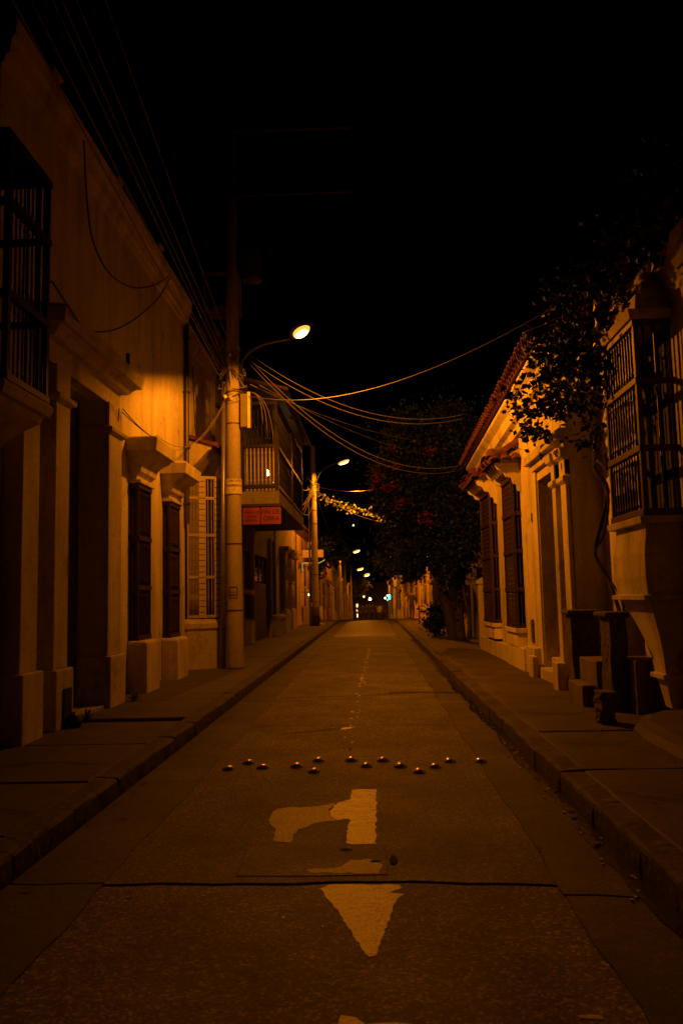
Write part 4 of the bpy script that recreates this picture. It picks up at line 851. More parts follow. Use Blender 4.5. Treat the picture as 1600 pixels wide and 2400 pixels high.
# ------------------------------------------------------------------ RIGHT: white house with portal, tiled eaves and two boxed windows
hW = thing('colonial_house', 'bright white house on the right with red tiled eaves and two boxed windows', 'house', (3, 17, .15))
XW = 2.97
b = MB(); b.wall(XW, 3.5, 11.95, 21.8, .1, 5.0, [(12.72, 14.26, .1, 3.55), (16.0, 16.9, 1.0, 3.85), (18.98, 20.3, 1.0, 3.9)]); b.box(3.502, 9, 11.96, 21.78, .1, 5.0); b.build('wall', WHITE, hW)
panel_door(hW, 1, 3.36, 12.72, 14.26, .5, 3.55, RWOOD)
for (y0, y1, xf) in ((11.97, 12.3, 2.9), (12.47, 12.7, 2.86)):
    b = MB(); b.box(xf, XW - .001, y0, y1, .1, 3.72); b.build('pilaster', WHITE, hW, bevel=.012)
    b = MB(); b.rects([(3.2, xf - .01, y0 - .01, y1 + .01), (3.24, xf - .05, y0 - .05, y1 + .05), (3.3, xf - .05, y0 - .05, y1 + .05), (3.33, xf - .005, y0, y1), (3.55, xf - .01, y0, y1), (3.6, xf - .07, y0 - .06, y1 + .06), (3.72, xf - .09, y0 - .08, y1 + .08)], XW - .001); b.build('capital', WHITE, hW, bevel=.006)
b = MB(); b.box(2.93, XW - .001, 14.28, 14.4, .1, 3.72); b.build('pilaster', WHITE, hW, bevel=.008)
b = MB(); b.rects([(3.725, 2.9, 11.95, 14.44), (3.84, 2.88, 11.95, 14.5), (3.85, 2.8, 11.95, 14.58), (3.98, 2.77, 11.95, 14.62), (4.03, 2.85, 11.96, 14.54)], XW - .001); b.build('entablature', WHITE, hW, bevel=.006)
MB().box(2.925, XW - .001, 12.3, 12.47, 3.3, 3.72).build('frieze', WHITE, hW)
b = MB(); b.box(2.86, 3.358, 12.74, 14.24, .1, .32); b.box(3.06, 3.357, 12.75, 14.23, .32, .49); b.build('doorstep', WHITE, hW, bevel=.012)
MB().box(2.72, 2.858, 12.3, 12.62, .1, .55).build('step_cheek', WHITE, hW, bevel=.015); MB().box(2.74, 2.84, 14.28, 14.62, .1, .5).build('step_cheek', WHITE, hW, bevel=.015)
b = MB(); b.box(2.84, XW - .001, 14.63, 15.4, .1, .62); b.box(2.8, XW - .001, 15.41, 17.2, .1, .56); b.box(2.84, XW - .001, 17.21, 21.8, .1, .5); b.build('plinth', WHITE, hW, bevel=.015)
b = MB(); b.box(XW - .02, XW - .001, 15.12, 15.34, .68, 1.1); vt = b.build('vent', DMETAL, hW)
for k in range(4): MB().box(XW - .035, XW - .021, 15.12, 15.34, .72 + .1 * k, .75 + .1 * k).build('louvre', METAL, vt, org=wl(vt))
MB().box(XW - .015, XW - .001, 14.84, 14.9, 2.88, 3.04).build('house_number', DMETAL, hW)
def boxwin(y0, y1, z0, z1):
    b = MB(); b.rects([(.56, 2.79, y0 - .05, y1 + .05), (z0 - .1, 2.79, y0 - .02, y1 + .02), (z0 - .09, 2.75, y0 - .06, y1 + .06), (z0 - .003, 2.75, y0 - .06, y1 + .06)], XW - .001); b.build('window_base', WHITE, hW, bevel=.008)
    w = grille(hW, 1, XW - .002, 2.78, y0, y1, [z0, z0 + (z1 - z0) * .25, z0 + (z1 - z0) * .5, z0 + (z1 - z0) * .75, z1], 8, 1, DWOOD, DWOOD, r=.014, post=.06, rail=.09, skip_street=True, name='box_window', endrails=True)
    n = int((z1 - z0 - .1) / .1); sl = MB().rects([(0, -.006, 0, y1 - y0 - .16), (.092, .006, 0, y1 - y0 - .16)], .03).mesh('slat', DWOOD)
    for k in range(n): put('slat', sl, w, (2.805, y0 + .08, z0 + .07 + k * .1))
    # tiled hood with carved bracket ends
    b = MB(); b.rects([(z1 + .01, 2.76, y0, y1), (z1 + .06, 2.66, y0 - .05, y1 + .05), (z1 + .2, 2.5, y0 - .1, y1 + .1), (z1 + .23, 2.46, y0 - .12, y1 + .12), (z1 + .52, 2.93, y0 + .36, y1 - .36)], XW - .001); b.build('hood', WHITE, hW, bevel=.006)
    br_ = [(XW - .001, z1 - .35), (2.9, z1 - .32), (2.88, z1 - .2), (2.82, z1 - .18), (2.78, z1 - .06), (2.68, z1 - .04), (2.63, z1 + .06), (2.53, z1 + .1), (2.48, z1 + .2), (2.58, z1 + .28), (XW - .001, z1 + .52)]
    for y in (y0 - .1, y1 + .04):
        MB().prism(br_, 'y', y, y + .06).build('bracket', WHITE, hW, bevel=.006)
    tiles(hW, 1, 2.36, y0 + .08, y1 - .02, z1 + .22, z1 + .22, math.radians(34), rows=2, pitch=.23, me=TMB)
    for k in range(3):
        for yy, zr in ((y0 - .24, 0), (y1 + .24, math.pi)):
            o = put('roof_tile', TMB, hW, (2.46 + .21 * k, yy, z1 + .22), rot=(0, 0, 0)); o.rotation_euler = (Matrix.Rotation(zr, 3, 'Z') @ Matrix.Rotation(math.radians(32), 3, 'X')).to_euler()
    for yy, zr in ((y0 - .2, -.78), (y1 + .2, -2.36)):
        o = put('roof_tile', TMB, hW, (2.38, yy, z1 + .27)); o.rotation_euler = (Matrix.Rotation(zr, 3, 'Z') @ Matrix.Rotation(math.radians(26), 3, 'X')).to_euler()
boxwin(15.9, 17.02, .92, 3.9); boxwin(18.88, 20.4, .92, 4.0)
EY0, EY1, EZ0, EZ1 = 12.0, 21.6, 5.42, 5.0
def ez(y): return EZ0 + (EZ1 - EZ0) * (y - EY0) / (EY1 - EY0)
b = MB(); b.loft([[(XW - .001, y, ez(y) - .62), (2.9, y, ez(y) - .6), (2.88, y, ez(y) - .45), (2.78, y, ez(y) - .4), (2.75, y, ez(y) - .2), (2.62, y, ez(y) - .1), (2.62, y, ez(y) - .03), (XW - .001, y, ez(y) + .12)] for y in (EY0, EY1)]); b.build('eaves_cornice', WHITE, hW, bevel=.006)
b = MB(); b.loft([[(2.56, y, ez(y) - .01), (9, y, ez(y) + 2.4), (9, y, ez(y) + 2.48), (2.56, y, ez(y) + .03)] for y in (EY0, EY1)]); b.build('roof', TILE, hW)
tiles(hW, 1, 2.44, EY0 + .1, EY1 - .1, ez(EY0) + .03, ez(EY1) + .03, math.radians(21), rows=4, pitch=.215)

# ------------------------------------------------------------------ RIGHT: garden wall, gate posts and farther houses
hg = thing('garden_wall', 'dark garden wall behind the bougainvillea tree on the right', 'wall', (3.4, 27, .15))
b = MB(); b.wall(3.4, 3.75, 21.85, 33, .1, 3.2, [(24.2, 26.4, .1, 2.4)]); b.build('wall', GREYP, hg, bevel=.01)
b = MB()
for k in range(12): b.tube([(3.5, 24.25 + k * .19, .15), (3.5, 24.25 + k * .19, 2.3)], .015, 6)
b.box(3.48, 3.52, 24.2, 26.4, .3, .36); b.box(3.48, 3.52, 24.2, 26.4, 2.2, 2.26); b.build('gate_bars', BARS, hg)
for (x, y, h, w, lab) in ((3.0, 23.0, 1.85, .34, 'pale gate post nearer to the white house on the right pavement'), (2.95, 27.4, 1.7, .36, 'pale gate post beside the climbing trunks on the right pavement'), (2.72, 28.3, 1.1, .3, 'low pale post just past the gate post on the right')):
    b = MB(); b.rects([(.1, x, y, y + w), (h, x, y, y + w), (h + .02, x - .05, y - .05, y + w + .05), (h + .1, x - .05, y - .05, y + w + .05), (h + .2, x + .1, y + .1, y + w - .1)], x + w); tag(b.build('gate_post', CREAM, None, org=(x, y, .15), bevel=.012), lab, 'gate post', 'gate posts on the right pavement')
hR = far_house('cream house on the right with a bulging lit window base behind the tree', 1, 3.1, 33.05, 43, 5.2, CREAM, [('door', 40, 41.4, 0, 3.0)])
b = MB(); b.rects([(.55, 2.98, 35.6, 36.4), (.9, 2.8, 35.2, 36.8), (1.3, 2.62, 34.9, 37.1), (1.7, 2.58, 34.8, 37.2), (2.0, 2.62, 34.9, 37.1), (2.1, 2.66, 34.9, 37.1), (2.11, 2.56, 34.8, 37.2), (2.22, 2.56, 34.8, 37.2)], 3.099); b.build('window_base', CREAM, hR, bevel=.01)
grille(hR, 1, 3.099, 2.66, 34.95, 37.05, [2.22, 3.1, 4.0], 10, 3, PWOOD, PWOOD, r=.02, turned=False, name='bay_window')
far_house('ochre house on the right with slim lit columns near the standing man', 1, 3.0, 43.05, 57, 5.0, OCHRE, [('win', 44.5, 46, .9, 3.2), ('door', 49, 50.4, 0, 3.0), ('win', 53, 54.6, .9, 3.2)])
far_house('rose house on the right, first beyond the crest of the road', 1, 2.95, 57.05, 72, 5.2, ROSE, [('win', 59, 60.6, .9, 3.1), ('door', 64, 65.4, 0, 3.0), ('win', 68, 69.6, .9, 3.1)])
far_house('pale house on the right behind the walking crowd', 1, 2.9, 72.05, 96, 5.2, WHITE, [('door', 76, 77.5, 0, 3.0), ('win', 82, 84, .9, 3.1), ('win', 90, 92, .9, 3.1)])
far_house('farthest cream house on the right beside the cyan sign', 1, 2.85, 96.05, 150, 5.6, CREAM, [('door', 101, 103, 0, 3.0), ('win', 112, 114, .9, 3.1), ('door', 124, 126, 0, 3.0)])
b = MB(); b.box(-9, 8, 170, 178, -4, 4.5); tag(b.build('end_building', GREYP, None, org=(0, 170, -3)), 'dark building closing the far end of the street', 'house')
# distant lit lamps and signs
def lantern(label, p, r, m, wallx=None):
    b = MB(); b.lathe([(r * .4, p[2] - r), (r, p[2] - r * .6), (r * .9, p[2] + r * .5), (r * .3, p[2] + r)], (p[0], p[1]), 8, 0)
    wx = wallx if wallx is not None else p[0]
    b.tube([(p[0], p[1], p[2] + r), (p[0], p[1], p[2] + r * 2), (wx, p[1], p[2] + r * 2.5)], .02, 5, 1)
    tag(b.build('wall_lantern', [m, DMETAL], None, org=(wx, p[1], p[2] + r * 2.5)), label, 'lantern')
lantern('far white lantern above the left part of the crowd', (-1.0, 108, 1.55), .13, GLOWW, -3.7)
lantern('far yellow lantern above the middle of the crowd', (-.2, 108, 1.2), .17, GLOW, -3.7)
lantern('far yellow lantern on the right beside the cyan sign', (1.8, 108, 1.3), .11, GLOW, 2.85)
lantern('small yellow lamp just above the cyan sign', (2.1, 108, 1.62), .12, GLOWW, 2.85)
b = MB(); b.box(2.18, 2.5, 107, 107.1, 1.1, 1.75); b.box(2.0, 2.16, 107, 107.1, .95, 1.15); b.box(2.5, 2.85, 107.03, 107.07, 1.4, 1.46, 1); tag(b.build('lit_sign', [CYAN, DMETAL], None, org=(2.85, 107, 1.4)), 'tiny glowing cyan shop sign at the far right', 'sign')
b = MB(); b.box(-1.72, -1.55, 92, 92.1, -.1, .75); b.box(-1.72, -1.58, 92, 92.1, -.75, -.35); b.box(-1.75, -1.5, 92.11, 92.16, -1.1, .8, 1); tag(b.build('lit_sign', [GLOWW, DMETAL], None, org=(-1.6, 92, -1)), 'narrow white lit panel standing left of the crowd', 'sign')
MATS['white_glow'].node_tree.nodes['Principled BSDF'].inputs['Emission Strength'].default_value = 2.2
lantern('small warm lamp inside the neon outlined doorway', (-3.3, 43.4, 1.75), .06, GLOW, -3.85)

# ------------------------------------------------------------------ vegetation
def leafset(b, pts, size, rnd, up=.2):
    for p in pts:
        s = size * rnd.uniform(.6, 1.25); d = Vector((rnd.gauss(0, 1), rnd.gauss(0, 1), rnd.gauss(-.35, .8))).normalized()
        n = Vector((rnd.gauss(0, 1), rnd.gauss(0, 1), rnd.gauss(.6, 1))); w = d.cross(n).normalized(); q = w.cross(d); p = Vector(p)
        b.add([p, p + d * s * .45 + w * s * .33 + q * s * .1, p + d * s * .45 - w * s * .33 + q * s * .1, p + d * s, p + d * s * .5], [(0, 1, 4), (4, 1, 3), (0, 4, 2), (4, 3, 2)])
def blobs(centres, n, rnd, shell=.55):
    out = []; tot = sum(r[0] * r[1] * r[2] for _, r in centres)
    for c, r in centres:
        k = int(n * r[0] * r[1] * r[2] / tot) + 3
        # clumps inside the blob so that gaps show
        cl = []
        for _ in range(max(4, k // 45)):
            v = Vector((rnd.gauss(0, 1), rnd.gauss(0, 1), rnd.gauss(0, 1))).normalized() * rnd.uniform(shell, 1.0); cl.append(Vector((c[0] + v.x * r[0], c[1] + v.y * r[1], c[2] + v.z * r[2])))
        for _ in range(k):
            q = rnd.choice(cl); e = min(r) * rnd.choice((.2, .3, .3, .5)); out.append((q.x + rnd.gauss(0, e), q.y + rnd.gauss(0, e), q.z + rnd.gauss(0, e) * .9))
    return out
R2 = random.Random(11)
tr = thing('bougainvillea_tree', 'large dark bougainvillea tree with red flowers overhanging the right pavement', 'tree', (2.5, 26, .15))
b = MB()
for pts, r in (([(2.75, 25.6, .1), (2.7, 25.5, 1.0), (2.75, 25.4, 1.9), (2.5, 25.3, 2.9), (2.0, 25.2, 3.9), (1.5, 25, 4.8)], (.17, .14, .12, .1, .07, .03)),
               ([(2.6, 26.4, .1), (2.5, 26.5, .9), (2.3, 26.6, 1.9), (2.0, 26.8, 3.0), (1.4, 27, 4.2)], (.2, .17, .14, .1, .04)),
               ([(2.75, 25.4, 1.9), (3.0, 25.0, 3.0), (2.9, 24.6, 4.6), (2.6, 24.5, 6.0)], (.1, .08, .06, .03)),
               ([(2.3, 26.6, 1.9), (1.7, 26.0, 2.8), (1.2, 25.5, 3.4)], (.1, .06, .03)),
               ([(2.85, 24.9, .1), (2.95, 24.8, .9), (2.8, 24.9, 1.7), (2.95, 24.8, 2.8)], (.06, .05, .05, .03))): b.tube(smoothpath(pts, 3), [np.interp(i / (len(smoothpath(pts, 3)) - 1) * (len(r) - 1), range(len(r)), r) for i in range(len(smoothpath(pts, 3)))], 8)
b.build('trunk', BARK, tr, smooth=True)
cen = [((1.0, 25.8, 3.9), (.55, 1.2, .8)), ((2.1, 24.8, 3.1), (.7, 1.2, .8)), ((1.3, 25.6, 2.7), (.5, 1., .7)), ((2.95, 24.0, 3.6), (.5, 1.3, 1.2)), ((.5, 26.2, 5.3), (.5, 1, .6)), ((1.6, 25.5, 5.2), (1.1, 1.6, 1.0)), ((2.6, 25, 5.9), (.9, 1.8, 1.1)), ((.95, 25.5, 4.6), (.6, 1.1, .8)), ((2.3, 25, 4.2), (.9, 1.5, .9)), ((1.7, 25.4, 3.3), (.55, 1.1, .9)), ((1.25, 26.5, 3.2), (.3, .8, .9)), ((2.7, 24.6, 3.0), (.45, 1.1, .9)), ((1.4, 25.2, 6.6), (.9, 1.5, .7)), ((2.7, 25.3, 7.0), (.7, 1.3, .6)), ((.75, 26, 6.0), (.5, 1, .6)), ((1.5, 26.3, 2.5), (.35, .8, .5)), ((2.5, 24.4, 2.2), (.4, .7, .6))]
b = MB(); leafset(b, blobs(cen, 40000, R2, .35), .13, R2); o = b.build('crown', LEAF, tr, fix=False); o['kind'] = 'stuff'
for k in range(16):
    c, r = R2.choice(cen[:9]); b = MB(); p = Vector((c[0] + R2.uniform(-.9, .9) * r[0], c[1] - r[1] * .95, c[2] + R2.uniform(-.8, .8) * r[2]))
    pts = [(p.x + R2.gauss(0, .11), p.y + R2.gauss(0, .12), p.z + R2.gauss(0, .07)) for _ in range(42)]; leafset(b, pts, .09, R2); o = b.build('flower_cluster', FLOWER, tr, fix=False); o['kind'] = 'stuff'

# flowering vine over the near house
vn = thing('climbing_vine', 'dark leafy vine spilling over the tiled roof edge beside the near bay window', 'vine', (3.2, 10.6, .72))
MB().tube(st, .028, 7).build('stem', BARK, vn, smooth=True)
MB().tube([p + Vector((.05 * math.sin(i * .5), -.06 + .03 * math.cos(i), 0)) for i, p in enumerate(st)], .018, 6).build('stem', BARK, vn, smooth=True)
MB().tube(smoothpath([(3.12, 11.15, 3.3), (3.1, 10.95, 3.35), (3.15, 10.7, 3.2), (3.1, 10.6, 3.4)], 4), .022, 6).build('stem', BARK, vn, smooth=True)
cv = [((2.55, 12.2, 4.15), (.3, .5, .32)), ((2.6, 12.3, 4.6), (.35, .7, .4)), ((2.7, 11.2, 4.35), (.4, .8, .45)), ((2.75, 11.4, 4.95), (.4, .9, .45)), ((2.85, 10.4, 4.7), (.4, .8, .55)), ((2.75, 12.6, 5.3), (.3, .7, .35)), ((2.95, 10.6, 4.1), (.3, .6, .35)), ((2.9, 10.2, 5.35), (.4, .9, .35)), ((3.05, 9.0, 5.4), (.35, .9, .35)), ((3.0, 8.0, 5.45), (.3, .8, .35)), ((3.0, 7.0, 5.5), (.3, .8, .3)), ((3.0, 11.0, 3.75), (.2, .4, .25)), ((2.9, 11.0, 5.6), (.5, 1.2, .3)), ((2.62, 12.0, 3.9), (.16, .3, .2))]
lp = blobs(cv, 3600, R2, .5)
lp.sort(key=lambda p: p[0] ** 2 * 1.2 + p[1] ** 2 + (p[2] - 1.6) ** 2 + 25 * max(0, p[2] - 4.9))
lms = []
for v in range(6):
    b = MB(); b.add([(0, 0, 0), (.028, .02, .004), (.036, .05, .012), (.022, .085, .01), (0, .125, -.012), (-.022, .085, .01), (-.036, .05, .012), (-.028, .02, .004), (0, .05, 0)], [(0, 1, 8), (1, 2, 8), (2, 3, 8), (3, 4, 8), (4, 5, 8), (5, 6, 8), (6, 7, 8), (7, 0, 8)])
    for i, q in enumerate(b.v): b.v[i] = (q[0] * (1 + .08 * v), q[1] * (.9 + .05 * v), q[2] * (1 + .5 * v) - q[1] ** 2 * 2.0 * (v % 3))
    lms.append(b.mesh('leaf', LEAFD, fix=False))
for p in lp[:300]:
    o = put('leaf', R2.choice(lms), vn, p, rot=(R2.uniform(-2.2, .6), R2.uniform(-.8, .8), R2.uniform(0, 6.28)))
b = MB(); leafset(b, lp[300:], .12, R2); o = b.build('foliage', LEAFD, vn, fix=False); o['kind'] = 'stuff'

b = MB(); dl_ = []
for k in range(170):
    side_ = R2.random(); y = R2.uniform(3.2, 20)
    if side_ < .3: dl_.append((-2.1 + abs(R2.gauss(0, .09)), y, .008))
    elif side_ < .55: dl_.append((1.44 - abs(R2.gauss(0, .07)), y, .01))
    elif side_ < .75: dl_.append((R2.uniform(1.75, 2.6), y, .165))
    elif side_ < .92: dl_.append((-3.5 + abs(R2.gauss(0, .4)), y, .165))
    else: dl_.append((R2.uniform(-1.9, 1.3), y, .008))
for p in dl_:
    a = R2.uniform(0, 6.28); l = R2.uniform(.02, .055); d = Vector((math.cos(a), math.sin(a), 0)) * l; w_ = Vector((-d.y, d.x, 0)) * .4; p = Vector(p)
    b.add([p - d, p + w_ + Vector((0, 0, .012)), p - w_ + Vector((0, 0, .01)), p + d + Vector((0, 0, R2.uniform(0, .02)))], [(0, 1, 2), (1, 3, 2)])
o = tag(b.build('dead_leaves', TILE, None, fix=False), 'fallen dry leaves scattered along the gutters and pavements', 'litter'); o['kind'] = 'stuff'
# vine strand hung across the street, lit by the second lamp
gv = thing('vine_garland', 'strand of lit pale green leaves hanging across the street below the second lamp', 'vine', (-2.1, 43, 6.8))
_g = lambda p: (p[0] * 1.13, p[1] * 1.13, 1.6 + (p[2] - 1.6) * 1.13)
gpts = smoothpath([_g(p) for p in [(-2.5, 37.6, 6.62), (-1.9, 38, 6.22), (-1.4, 38, 5.98), (-.9, 38, 5.78), (-.3, 38, 5.68), (.3, 38, 5.4), (.9, 38, 5.12), (1.3, 37.5, 4.9), (2.0, 35.5, 4.5)]], 6)
MB().tube(gpts, .014, 5).build('strand', BARK, gv)
gl_ = MB().add([(0, 0, 0), (.05, .05, .01), (.045, .1, .015), (0, .16, -.01), (-.045, .1, .015), (-.05, .05, .01), (0, .08, 0)], [(0, 1, 6), (1, 2, 6), (2, 3, 6), (3, 4, 6), (4, 5, 6), (5, 0, 6)]).mesh('leaf', LEAFL, fix=False)
for k in range(200):
    i = R2.randrange(4, len(gpts) - 6); p = gpts[i]; cl = .06 + .09 * (math.sin(i * 1.7) > -.2)
    o = put('leaf', gl_, gv, (p.x + R2.gauss(0, .08), p.y + R2.gauss(0, .1), p.z + R2.gauss(-.02, cl * 1.15)), rot=(R2.uniform(-2.5, .5), R2.uniform(-1, 1), R2.uniform(0, 6.28))); o.scale = (R2.uniform(.8, 1.3),) * 3
def bush(label, c, rad, n, size, m, name='bush', cat='bush', stem=True):
    t = thing(name, label, cat, (c[0], c[1], c[2] - rad[2] if stem else c[2]))
    b = MB()
    for k in range(6): b.tube([(c[0] + R2.uniform(-.1, .1), c[1], c[2] - rad[2]), (c[0] + R2.uniform(-.7, .7) * rad[0], c[1] + R2.uniform(-.5, .5) * rad[1], c[2] + R2.uniform(-.2, .7) * rad[2])], [.03, .01], 5)
    b.build('stem', BARK, t)
    b = MB(); leafset(b, blobs([(c, rad)], n, R2, .3), size, R2); o = b.build('foliage', m, t, fix=False); o['kind'] = 'stuff'
    return t
bush('dark leafy bush at the foot of the bougainvillea tree', (2.25, 28.5, .75), (.4, .7, .62), 1300, .13, LEAF)
bush('low weeds growing by the bulging window base on the right', (2.3, 32.5, .45), (.25, .5, .32), 300, .13, LEAF)
t = bush('far street tree on the left with its crown lit by the farthest lamp', (-1.6, 124, 3.4), (1.0, 1.5, 1.3), 900, .4, LEAFL, 'street_tree', 'tree', stem=False)
MB().tube([(-2.6, 124, rz(124)), (-2.4, 124, 1), (-1.8, 124, 3)], [.15, .12, .06], 7).build('trunk', BARK, t)
bush('dark far tree crown over the houses on the right beyond the crest', (2.6, 66, 5.2), (1.9, 5, 2.2), 2600, .45, LEAF, 'street_tree', 'tree', stem=False)
bush('dark far tree crown above the left houses before the far lamps', (-3.4, 66, 6.0), (1.4, 5, 1.4), 1800, .45, LEAF, 'street_tree', 'tree', stem=False)
bush('dark overhanging shrub behind the second pole on the left', (-3.2, 48.5, 3.9), (.7, 1.6, 1.2), 900, .25, LEAF, stem=False)

# ------------------------------------------------------------------ overhead cables
def cable(label, pts, r=.01, m=None, group=None):
    r *= .8
    tag(MB().tube(pts, r, 5).build('overhead_cable', m or CABLEL, None, org=pts[0], smooth=True), label, 'cable', group)
A = Vector((-2.9, 17.1, 0))
runs = [(-3.1, 6.45, -3.0, 9.2, .3), (-3.07, 6.52, -3.0, 9.0, .3), (-3.02, 6.6, -2.8, 9.4, .3), (-3.0, 6.7, -2.9, 9.8, .25), (-2.98, 6.85, -2.75, 10.2, .3), (-3.1, 6.3, -3.1, 8.9, .35), (-2.86, 6.88, -2.5, 11.2, .3)]
who = ['lowest of the bundle', 'second lowest of the bundle', 'middle one of the bundle', 'above the middle of the bundle', 'second highest of the bundle', 'loosest one nearest the wall', 'highest and rightmost of the bundle']
for (x0, z0, x1, z1, s), wv in zip(runs, who):
    cable('cable running back from the near pole, ' + wv, sag((x0, 17.1, z0), (x1, -8, z1), s, 30), random.uniform(.008, .013), CABLEL if z0 < 6.55 else CABLE, group='cables running back from the near pole')  # lowest runs take the paler tone for lamp light on them
cable('pale wire rising from the near pole to the roof over the near vine', sag((-2.6, 17.1, 5.98), (2.6, 9.8, 5.25), .55), .009)
cable('upper of two cables dipping across the street to the tiled eaves', sag((-2.45, 17.15, 6.85), (2.6, 20.5, 6.2), .62), .009)
cable('lower of two cables dipping across the street to the tiled eaves', sag((-2.5, 17.15, 6.75), (2.6, 20.6, 6.12), .64), .01)
cable('steep cable dropping across the street to the eaves corner of the white house', sag((-2.45, 17.2, 6.72), (2.5, 21.3, 5.0), .85), .009)
cable('twin of the steep cable dropping to the eaves corner, slightly lower', sag((-2.5, 17.2, 6.68), (2.5, 21.5, 4.9), .88), .009)
cable('thin level cable from the near pole to the bougainvillea tree', sag((-2.5, 17.1, 6.22), (2.2, 25, 6.3), .25), .008)
cable('second thin level cable towards the bougainvillea tree, a little lower', sag((-2.3, 17.1, 6.2), (2.0, 25, 5.9), .22), .007)
cable('cable from the near pole along the street to the second pole, upper', sag((-2.75, 17.3, 6.3), (-2.8, 41.4, 7.4), 1.1), .011, CABLE)
cable('cable from the near pole along the street to the second pole, lower', sag((-2.7, 17.3, 6.1), (-2.8, 41.4, 7.1), 1.5), .012)
cable('drooping cable hung from the balcony front to the second pole', sag((-2.25, 22.5, 5.2), (-2.75, 41.4, 7.0), 1.25), .012)
cable('dark cable crossing the street at the second pole to the tree', sag((-2.7, 41.4, 7.3), (2.4, 33, 6.6), .5), .01, CABLE)
cable('cable from the second pole slanting down to the lit vine strand', sag((-2.65, 41.4, 7.0), (1.6, 38, 4.9), .4), .01)
cable('service wire from the near pole looping down to the tile hood, upper', sag((-3.02, 17.0, 5.9), (-3.85, 15.3, 4.5), .35), .008)
cable('service wire from the near pole looping down to the tile hood, lower', sag((-3.02, 17.0, 5.85), (-3.88, 14.6, 4.65), .55), .008)
cable('black wire hanging down the wall beside the near pole', smoothpath([(-3.93, 17.9, 6.9), (-3.9, 17.9, 6.0), (-3.88, 17.95, 5.4), (-3.85, 18.2, 5.1), (-3.9, 18.5, 5.3)], 5), .016, BLACKC)
for k, (dx, dz) in enumerate(((.25, -.7), (.35, -1.0), (.48, -1.3))):
    cable('loose wire end hanging from the meter box of the near pole, ' + ('shortest', 'middle', 'longest')[k], bez((-2.48, 17.0, 6.02), (-2.35, 17.0, 6.0), (-2.48 + dx, 17.02, 5.9), (-2.48 + dx, 17.05, 6.0 + dz), 8), .007)
for k in range(3):
    cable('slack service wire on the second pole, ' + ('upper', 'middle', 'lower')[k], sag((-2.9, 41.3, 7.2 - .1 * k), (-3.85, 37.5 + k, 5.2 - .2 * k), .3), .012)
cable('cable between the second and third poles over the left pavement', sag((-2.8, 41.8, 7.2), (-2.75, 73, 6.6), .8), .014)
cable('cable between the third and fourth poles over the left pavement', sag((-2.75, 73, 6.6), (-2.7, 85, 5.0), .4), .014)
cable('thin dark wire from the eaves of the white house to the tree', sag((2.5, 20.6, 4.9), (1.9, 25, 5.2), .2), .009, CABLE)

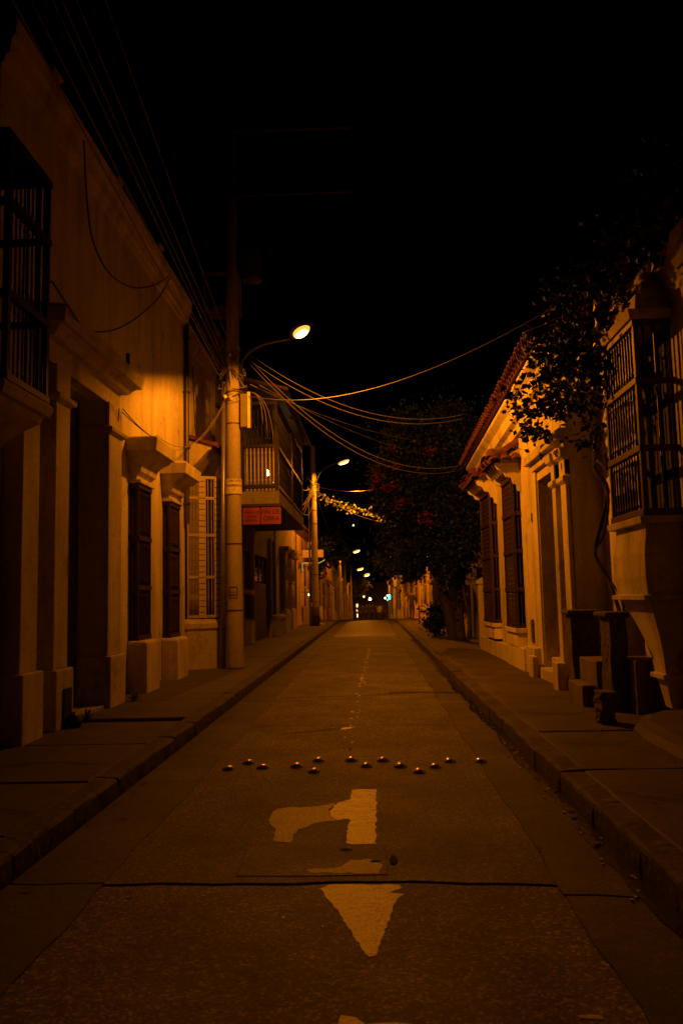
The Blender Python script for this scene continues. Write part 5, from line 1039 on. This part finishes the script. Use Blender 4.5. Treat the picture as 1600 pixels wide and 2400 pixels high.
# ------------------------------------------------------------------ people
def person(label, loc, H, face, cloth, legs, stride=.0, lean=0., group=None, skirt=False):
    J = {}; V = []; Ed = []; Rr = []
    def j(n, x, y, z, r, par=None):
        J[n] = len(V); V.append((x * H, y * H, z * H)); Rr.append(r * H)
        if par: Ed.append((J[par], J[n]))
    s = stride
    j('pel', 0, 0, .53, .075); j('waist', 0, .005, .62, .068, 'pel'); j('chest', 0, .01 + lean, .74, .08, 'waist'); j('neck', 0, lean, .84, .034, 'chest'); j('head0', 0, lean - .01, .885, .045, 'neck'); j('head1', 0, lean - .015, .94, .055, 'head0'); j('top', 0, lean - .01, .98, .035, 'head1')
    for k, sg_ in ((1, 1), (-1, -1)):
        q = 'r' if k > 0 else 'l'
        j(q + 'sh', sg_ * .1, .01 + lean, .80, .042, 'chest'); j(q + 'el', sg_ * .135, .02 + k * s * .3, .64, .03, q + 'sh'); j(q + 'wr', sg_ * .14, -.03 + k * s * .8, .51, .022, q + 'el'); j(q + 'ha', sg_ * .138, -.04 + k * s * .9, .455, .02, q + 'wr')
        j(q + 'hip', sg_ * .05, 0, .49, .06, 'pel'); j(q + 'kn', sg_ * .055, -.015 - k * s * .5, .28, .042, q + 'hip'); j(q + 'an', sg_ * .055, .01 - k * s, .05, .027, q + 'kn'); j(q + 'toe', sg_ * .06, -.075 - k * s, .018, .02, q + 'an')
    me = bpy.data.meshes.new('person'); me.from_pydata(V, Ed, [])
    o = bpy.data.objects.new('tmp', me); COL.objects.link(o); o.modifiers.new('s', 'SKIN'); o.modifiers.new('u', 'SUBSURF').levels = 1
    for i, d in enumerate(me.skin_vertices[0].data): d.radius = (Rr[i], Rr[i]); d.use_root = (i == 0)
    m2 = bpy.data.meshes.new_from_object(o.evaluated_get(bpy.context.evaluated_depsgraph_get())); bpy.data.objects.remove(o)
    m2.materials.clear()
    for m in (cloth, legs, SKIN, HAIR): m2.materials.append(m)
    for p in m2.polygons:
        z = p.center.z / H; x = abs(p.center.x) / H
        p.material_index = 3 if (z > .93 or (z > .885 and p.center.y > lean * H + .01)) else (2 if z > .835 or (x > .115 and z < .62) else (0 if z > .5 else 1)); p.use_smooth = True
    t = put('person', m2, None, loc, rot=(0, 0, face)); tag(t, label, 'person', group); return t
G = 'people walking far down the street'
crowd = [(-1.62, 80, 1.62, 0, CLOTHA, CLOTHA, 'person in dark clothes at the left end of the far crowd'), (-1.2, 82, 1.7, .2, CLOTHA, CLOTHC, 'person in dark top second from the left in the far crowd'), (-.85, 79, 1.58, 3.1, CLOTHA, CLOTHA, 'shorter person walking third from the left in the far crowd'),
         (-.5, 81, 1.72, 3.0, CLOTHC, CLOTHA, 'person in a dark blue top left of the middle of the far crowd'), (-.2, 79.5, 1.66, 3.1, CLOTHA, CLOTHA, 'person in black in the middle of the far crowd'), (.12, 80.5, 1.74, 3.3, CLOTHA, CLOTHC, 'tall bare headed person right of the middle of the far crowd'),
         (.45, 81, 1.65, 3.1, CLOTHC, CLOTHA, 'person with swinging arms third from the right in the far crowd'), (.78, 79, 1.6, 2.9, CLOTHB, CLOTHA, 'person in a pale top second from the right in the far crowd'), (1.1, 83, 1.68, 3.2, CLOTHA, CLOTHA, 'person in dark clothes at the right end of the far crowd')]
for x, y, H, f, c1, c2, lab in crowd: person(lab, (x, y, rz(y)), H, f, c1, c2, random.uniform(.04, .11) * random.choice((1, -1)), random.uniform(-.01, .02), G)
person('man in a black shirt standing on the right pavement beyond the tree', (2.42, 49.5, .15 + rz(49.5)), 1.78, 2.9, CLOTHA, CLOTHA, .035, .01)
person('person in a pale top standing close to the man on the right pavement', (2.3, 52.5, .15 + rz(52.5)), 1.66, 3.3, MATS['rose_plaster'], CLOTHB, .03, 0)
